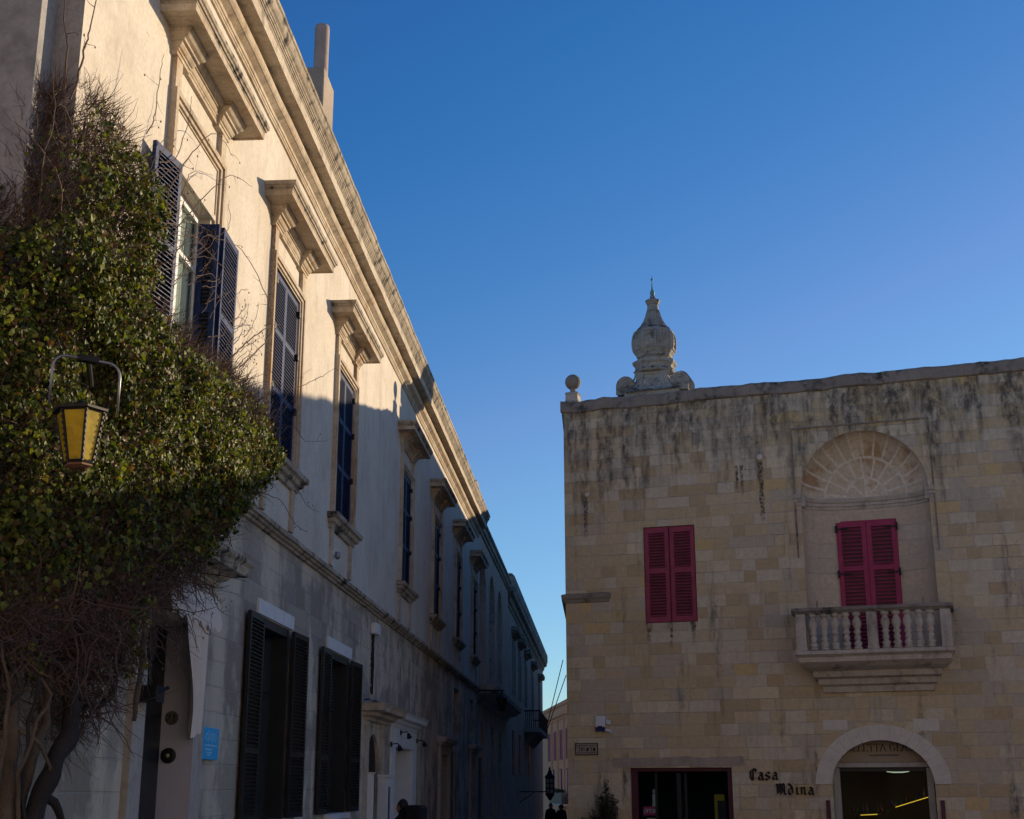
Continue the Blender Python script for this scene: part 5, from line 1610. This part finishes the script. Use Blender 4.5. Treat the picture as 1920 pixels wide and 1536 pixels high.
# long bare shoots waving out of the mass
tw = MB()
def shoot(pts, r0, leaves=True):
    pts = [Vector(p) for p in pts]
    fine = []
    for i in range(len(pts) - 1):
        p0 = pts[max(i - 1, 0)]; p1 = pts[i]; p2 = pts[i + 1]; p3 = pts[min(i + 2, len(pts) - 1)]
        for q in range(6):
            t = q / 6
            c = .5 * ((2 * p1) + (p2 - p0) * t + (2 * p0 - 5 * p1 + 4 * p2 - p3) * t * t + (3 * p1 - p0 - 3 * p2 + p3) * t ** 3)
            fine.append(c + Vector((rnd.gauss(0, .006), rnd.gauss(0, .006), rnd.gauss(0, .006))))
    fine.append(pts[-1])
    n = len(fine)
    tw.tube(fine, [r0 * (1 - .7 * i / n) for i in range(n)], 5, cap=False)
    for i in range(3, n, 2):
        if rnd.random() < .55:
            dv = Vector((rnd.gauss(.2, .5), rnd.gauss(0, .6), rnd.gauss(0, .6)))
            q = twig(fine[i], dv, rnd.uniform(.05, .2), r0 * .4, 3, .4)
            if rnd.random() < .5:
                c = q[-1]; dn = Vector((rnd.gauss(0, .2), rnd.gauss(0, .2), -1)).normalized() * .035; sd_ = dn.orthogonal().normalized() * .009
                tw.quad(c, c + dn * .5 + sd_, c + dn, c + dn * .5 - sd_)


WS = lambda s, z, o=-.1: vpos(s, z, o)[0]
shoot([WS(2.85, 7.4), WS(2.8, 7.78, 0), WS(2.72, 8.12, .05), WS(2.70, 8.6, .05)], .012)
shoot([WS(2.93, 7.4), WS(2.95, 7.8, 0), WS(2.95, 8.05, .05), WS(3.02, 8.5, .05)], .012)
shoot([WS(2.95, 6.2), WS(2.8, 6.5, .1), WS(2.61, 6.75, .15), WS(2.42, 6.95, .1)], .010)
shoot([WS(2.3, 5.9), WS(2.2, 6.3, .1), WS(2.12, 6.7, .1), WS(2.15, 7.1, .05)], .008)
shoot([WS(2.75, 6.2), WS(2.66, 6.7, .1), WS(2.7, 7.1, .12), WS(2.66, 7.5, .1)], .008)
XO = -4.28
def wp(y, z, x=XO): return (x, y, z)
shoot([wp(14.6, 6.3), wp(15.03, 6.63), wp(15.8, 7.1), wp(16.6, 7.52), wp(17.1, 7.7)], .013)
shoot([wp(15.2, 6.5), wp(16.5, 7.3), wp(16.62, 7.6), wp(16.1, 7.86), wp(15.01, 7.94), wp(13.6, 7.55)], .010)
shoot([wp(17.0, 6.3), wp(17.8, 6.95), wp(18.9, 7.4), wp(20.2, 7.95), wp(20.9, 8.28)], .009)
shoot([wp(12.6, 7.2), wp(13.4, 7.9), wp(14.3, 8.6), wp(15.32, 8.94)], .008)
shoot([wp(12.2, 7.4), wp(12.9, 8.2), wp(13.65, 8.82), wp(14.4, 8.9)], .008)
shoot([wp(11.5, 7.7), wp(11.66, 7.96), wp(11.72, 8.4), wp(11.8, 8.75)], .007)
shoot([wp(11.9, 7.6), wp(12.4, 7.9), wp(12.7, 8.5), wp(12.75, 8.8)], .007)
shoot([wp(12.0, 7.0), wp(12.9, 7.3), wp(14.0, 7.4), wp(14.9, 7.5)], .007)
shoot([wp(17.3, 5.7), wp(18.3, 5.75), wp(19.3, 5.62), wp(20.2, 5.7)], .006)
shoot([wp(16.4, 5.2), wp(17.6, 5.35), wp(18.6, 5.2), wp(19.4, 5.25)], .006)
shoot([wp(16.8, 5.9), wp(18.0, 6.5), wp(19.0, 6.55), wp(20.4, 6.9)], .006)
for q in range(70):
    y = rnd.uniform(11.0, 17.0) if q % 3 else rnd.uniform(11.6, 13.2); z = 7.3 - (y - 11) * .16 + rnd.gauss(0, .25)
    p = Vector((XO + rnd.uniform(-.1, .25), y, z - .2))
    shoot([p, p + Vector((.05, rnd.uniform(.1, .45), rnd.uniform(.1, .35))), p + Vector((.05, rnd.uniform(.3, .9), rnd.uniform(.15, .7)))], .005)
for q in range(30):
    s = rnd.uniform(3.5, 7.2); z = 2.4 + (s - 3.5) * .45 + rnd.gauss(0, .2)
    p = WS(s, z, -.25)
    shoot([p, p + Vector((.05, rnd.uniform(.1, .4), rnd.uniform(-.3, .1))), p + Vector((0, rnd.uniform(.3, .8), rnd.uniform(-.4, .2)))], .006)
tw.build('shoots', M_twig, vine, sub=VS, recalc=False)

# stems at the foot
def stem(name, mat, pts, rs, parent=vine):
    b = MB(); fine = []; fr = []
    pts = [Vector(p) for p in pts]
    for i in range(len(pts) - 1):
        for q in range(6):
            t = q / 6; p = pts[i].lerp(pts[i + 1], t)
            fine.append(p + Vector((noise.noise(p * 5) * .03, noise.noise(p * 5 + Vector((9, 0, 0))) * .03, 0))); fr.append((rs[i] * (1 - t) + rs[i + 1] * t) * (1 + .22 * noise.noise(p * 7)))
    fine.append(pts[-1]); fr.append(rs[-1])
    b.tube(fine, fr, 12)
    return b.build(name, mat, parent, sub=VS, smooth=True)


stem('trunk', M_bark2, [WS(3.22, -.1, .02), WS(3.19, 1.0, .02), WS(3.19, 1.36, .02), WS(3.24, 1.52, .03), WS(3.38, 1.78, .02), WS(3.56, 2.02, -.02), WS(3.66, 2.3, -.1), WS(3.9, 2.9, -.2)], [.09, .085, .08, .075, .075, .07, .06, .04])
stem('trunk', M_bark, [WS(2.95, -.1), WS(2.95, 1.3), WS(2.98, 1.74), WS(2.96, 2.0), WS(3.0, 2.5, -.2)], [.085, .08, .065, .06, .04])
stem('trunk', M_bark, [WS(3.08, -.1), WS(3.12, 1.3), WS(3.22, 1.8), WS(3.36, 2.1), WS(3.5, 2.6, -.2)], [.05, .045, .04, .035, .03])
stem('trunk', M_bark, [WS(2.7, -.1), WS(2.72, 1.3), WS(2.66, 1.7), WS(2.75, 2.1), WS(2.7, 2.6, -.2)], [.06, .05, .045, .035, .03])
for q in range(7):
    s0 = 2.2 + q * .15 + rnd.gauss(0, .05)
    stem('stem', M_bark2 if q % 2 else M_bark, [WS(s0, -.1, .03 * rnd.random()), WS(s0 + rnd.gauss(0, .06), 1.2, .04 * rnd.random()), WS(s0 + rnd.gauss(.05, .12), 1.7, .05 * rnd.random()), WS(s0 + rnd.gauss(.1, .2), 2.3, .02), WS(s0 + rnd.gauss(.2, .3), 3.0, -.1)], [.022, .02, .018, .014, .008])
stem('root', M_bark2, [WS(3.26, 1.55, .02), WS(3.40, 1.48, .03), WS(3.50, 1.35, .03), WS(3.55, 1.0, .03)], [.03, .035, .032, .03])
stem('stem', M_bark2, [WS(3.62, 2.1), WS(3.80, 2.28), WS(4.0, 2.25), WS(4.2, 2.35), WS(4.4, 2.8)], [.03, .035, .03, .028, .02])
stem('stem', M_bark, [WS(2.9, 2.1), WS(3.1, 1.95, .05), WS(3.28, 1.75, .05), WS(3.3, 1.6, .04)], [.014, .016, .014, .012])
stem('stem', M_bark, [(-4.27, 12.30, 2.18), (-4.25, 12.33, 2.4), (-4.25, 12.37, 2.7), (-4.26, 12.44, 3.1), (-4.3, 12.5, 3.5)], [.022, .028, .03, .03, .02])


# ================================================================== PEOPLE
def person(loc, height, heading, label, coat=M_coat, hood=False, stride=.18, lean=0.0, pack=False):
    s = height / 1.75
    root = empty('person', loc, label, 'person')
    root.rotation_euler = (0, 0, heading)
    me = bpy.data.meshes.new('body')
    V = [(0, 0, .98), (0, .01, 1.15), (0, 0, 1.32), (0, -.01, 1.45), (0, 0, 1.53), (0, .02, 1.60), (0, .02, 1.68),       # 0-6 pelvis..head
         (.10, 0, .92), (.11, stride, .50), (.11, stride - .04, .08), (.11, stride + .12, .03),                         # 7-10 leg
         (-.10, 0, .92), (-.11, -stride * .6, .50), (-.11, -stride * 1.4, .10), (-.11, -stride * 1.2, .04),                 # 11-14
         (.18, 0, 1.42), (.25, -.04, 1.16), (.26, .06, .92), (.26, .10, .83),                                             # 15-18 arm
         (-.18, 0, 1.42), (-.25, .03, 1.16), (-.25, .14, .94), (-.25, .18, .85)]                                          # 19-22
    E = [(0, 1), (1, 2), (2, 3), (3, 4), (4, 5), (5, 6), (0, 7), (7, 8), (8, 9), (9, 10), (0, 11), (11, 12), (12, 13), (13, 14), (3, 15), (15, 16), (16, 17), (17, 18), (3, 19), (19, 20), (20, 21), (21, 22)]
    rad = [.15, .14, .155, .12, .055, .085, .08, .09, .065, .05, .04, .09, .065, .05, .04, .075, .055, .042, .035, .075, .055, .042, .035]
    me.from_pydata([(x * s, (y - lean * max(0, z - 1)) * s, z * s) for x, y, z in V], E, [])
    ob = bpy.data.objects.new('body', me); COL.objects.link(ob)
    md = ob.modifiers.new('skin', 'SKIN')
    for i, r_ in enumerate(rad): me.skin_vertices[0].data[i].radius = (r_ * s, r_ * s)
    me.skin_vertices[0].data[0].use_root = True
    ob.modifiers.new('sub', 'SUBSURF').levels = 2
    ob.modifiers['sub'].render_levels = 2
    me.materials.append(coat); ob.parent = root
    b = MB()
    c = Vector((0, .025 - lean * .68, 1.645)) * s
    b.lathe([(.07 * s * math.sin(t) * (1 if t > 1.2 else 1.12) + .001, -.11 * s * math.cos(t)) for t in [math.pi * k / 12 for k in range(13)]], c + Vector((0, .012, -.005)), 14)
    nose = c + Vector((0, .085, -.01)); b.hexa([nose + Vector(p) * s for p in ((-.014, -.02, -.02), (.014, -.02, -.02), (.014, .012, -.02), (-.014, .012, -.02), (-.008, -.02, .03), (.008, -.02, .03), (.006, -.012, .03), (-.006, -.012, .03))])
    for sx2 in (-1, 1): b.box(c.x + sx2 * .08 - .008, c.x + sx2 * .08 + .008, c.y - .02, c.y + .02, c.z - .035, c.z + .03)
    b.build('face', M_skin, root, smooth=False)
    b = MB()
    rr_ = .125 if hood else .098
    b.lathe([(rr_ * s * math.sin(t) + .001, -.125 * s * math.cos(t)) for t in [math.pi * (k + (3 if hood else 5)) / 14 for k in range(12 if hood else 10)]], c + Vector((0, -.03, .015)), 16)
    b.build('hood' if hood else 'hair', coat if hood else M_hair, root, smooth=True)
    b = MB()
    b.lathe([(.24 * s, .55 * s), (.23 * s, .8 * s), (.20 * s, 1.05 * s), (.215 * s, 1.3 * s), (.19 * s, 1.44 * s), (.07 * s, 1.52 * s)], (0, 0, 0), 18, Matrix.Diagonal((1.08, .72, 1, 1)))
    b.build('coat', coat, root, smooth=True)
    for sx2 in (-1, 1):
        hp_ = Vector(V[18] if sx2 > 0 else V[22]) * s
        b = MB()
        for f in range(4):
            q = hp_ + Vector((0, -.025 + f * .017, -.03)) * s
            b.tube([q, q + Vector((0, .004, -.04)), q + Vector((-sx2 * .012, .01, -.07 + abs(f - 1.5) * .006))], [.009, .008, .006], 5)
        b.tube([hp_ + Vector((0, .03, .0)), hp_ + Vector((-sx2 * .01, .06, -.03)), hp_ + Vector((-sx2 * .015, .07, -.055))], [.010, .009, .007], 5)
        b.mbox(Matrix.Translation(hp_), -.014, .014, -.036, .036, -.045, .02)
        b.build('hand', M_skin, root)
    if pack:
        b = MB(); b.box(-.20, .20, -.40, -.09, .92, 1.63); b.build('backpack', coat, root, bevel=.05)
    return root


person((-2.46, 68.0, SL * 68), 1.74, R(180), 'broader dark walker on the left of the two far down the street')
person((-1.96, 68.6, SL * 68.6), 1.68, R(180), 'slighter dark walker on the right of the two far down the street', hood=True)
person((-3.44, 24.0, SL * 24), 1.70, R(80), 'person in black with a bulky backpack near the white portal', pack=True)
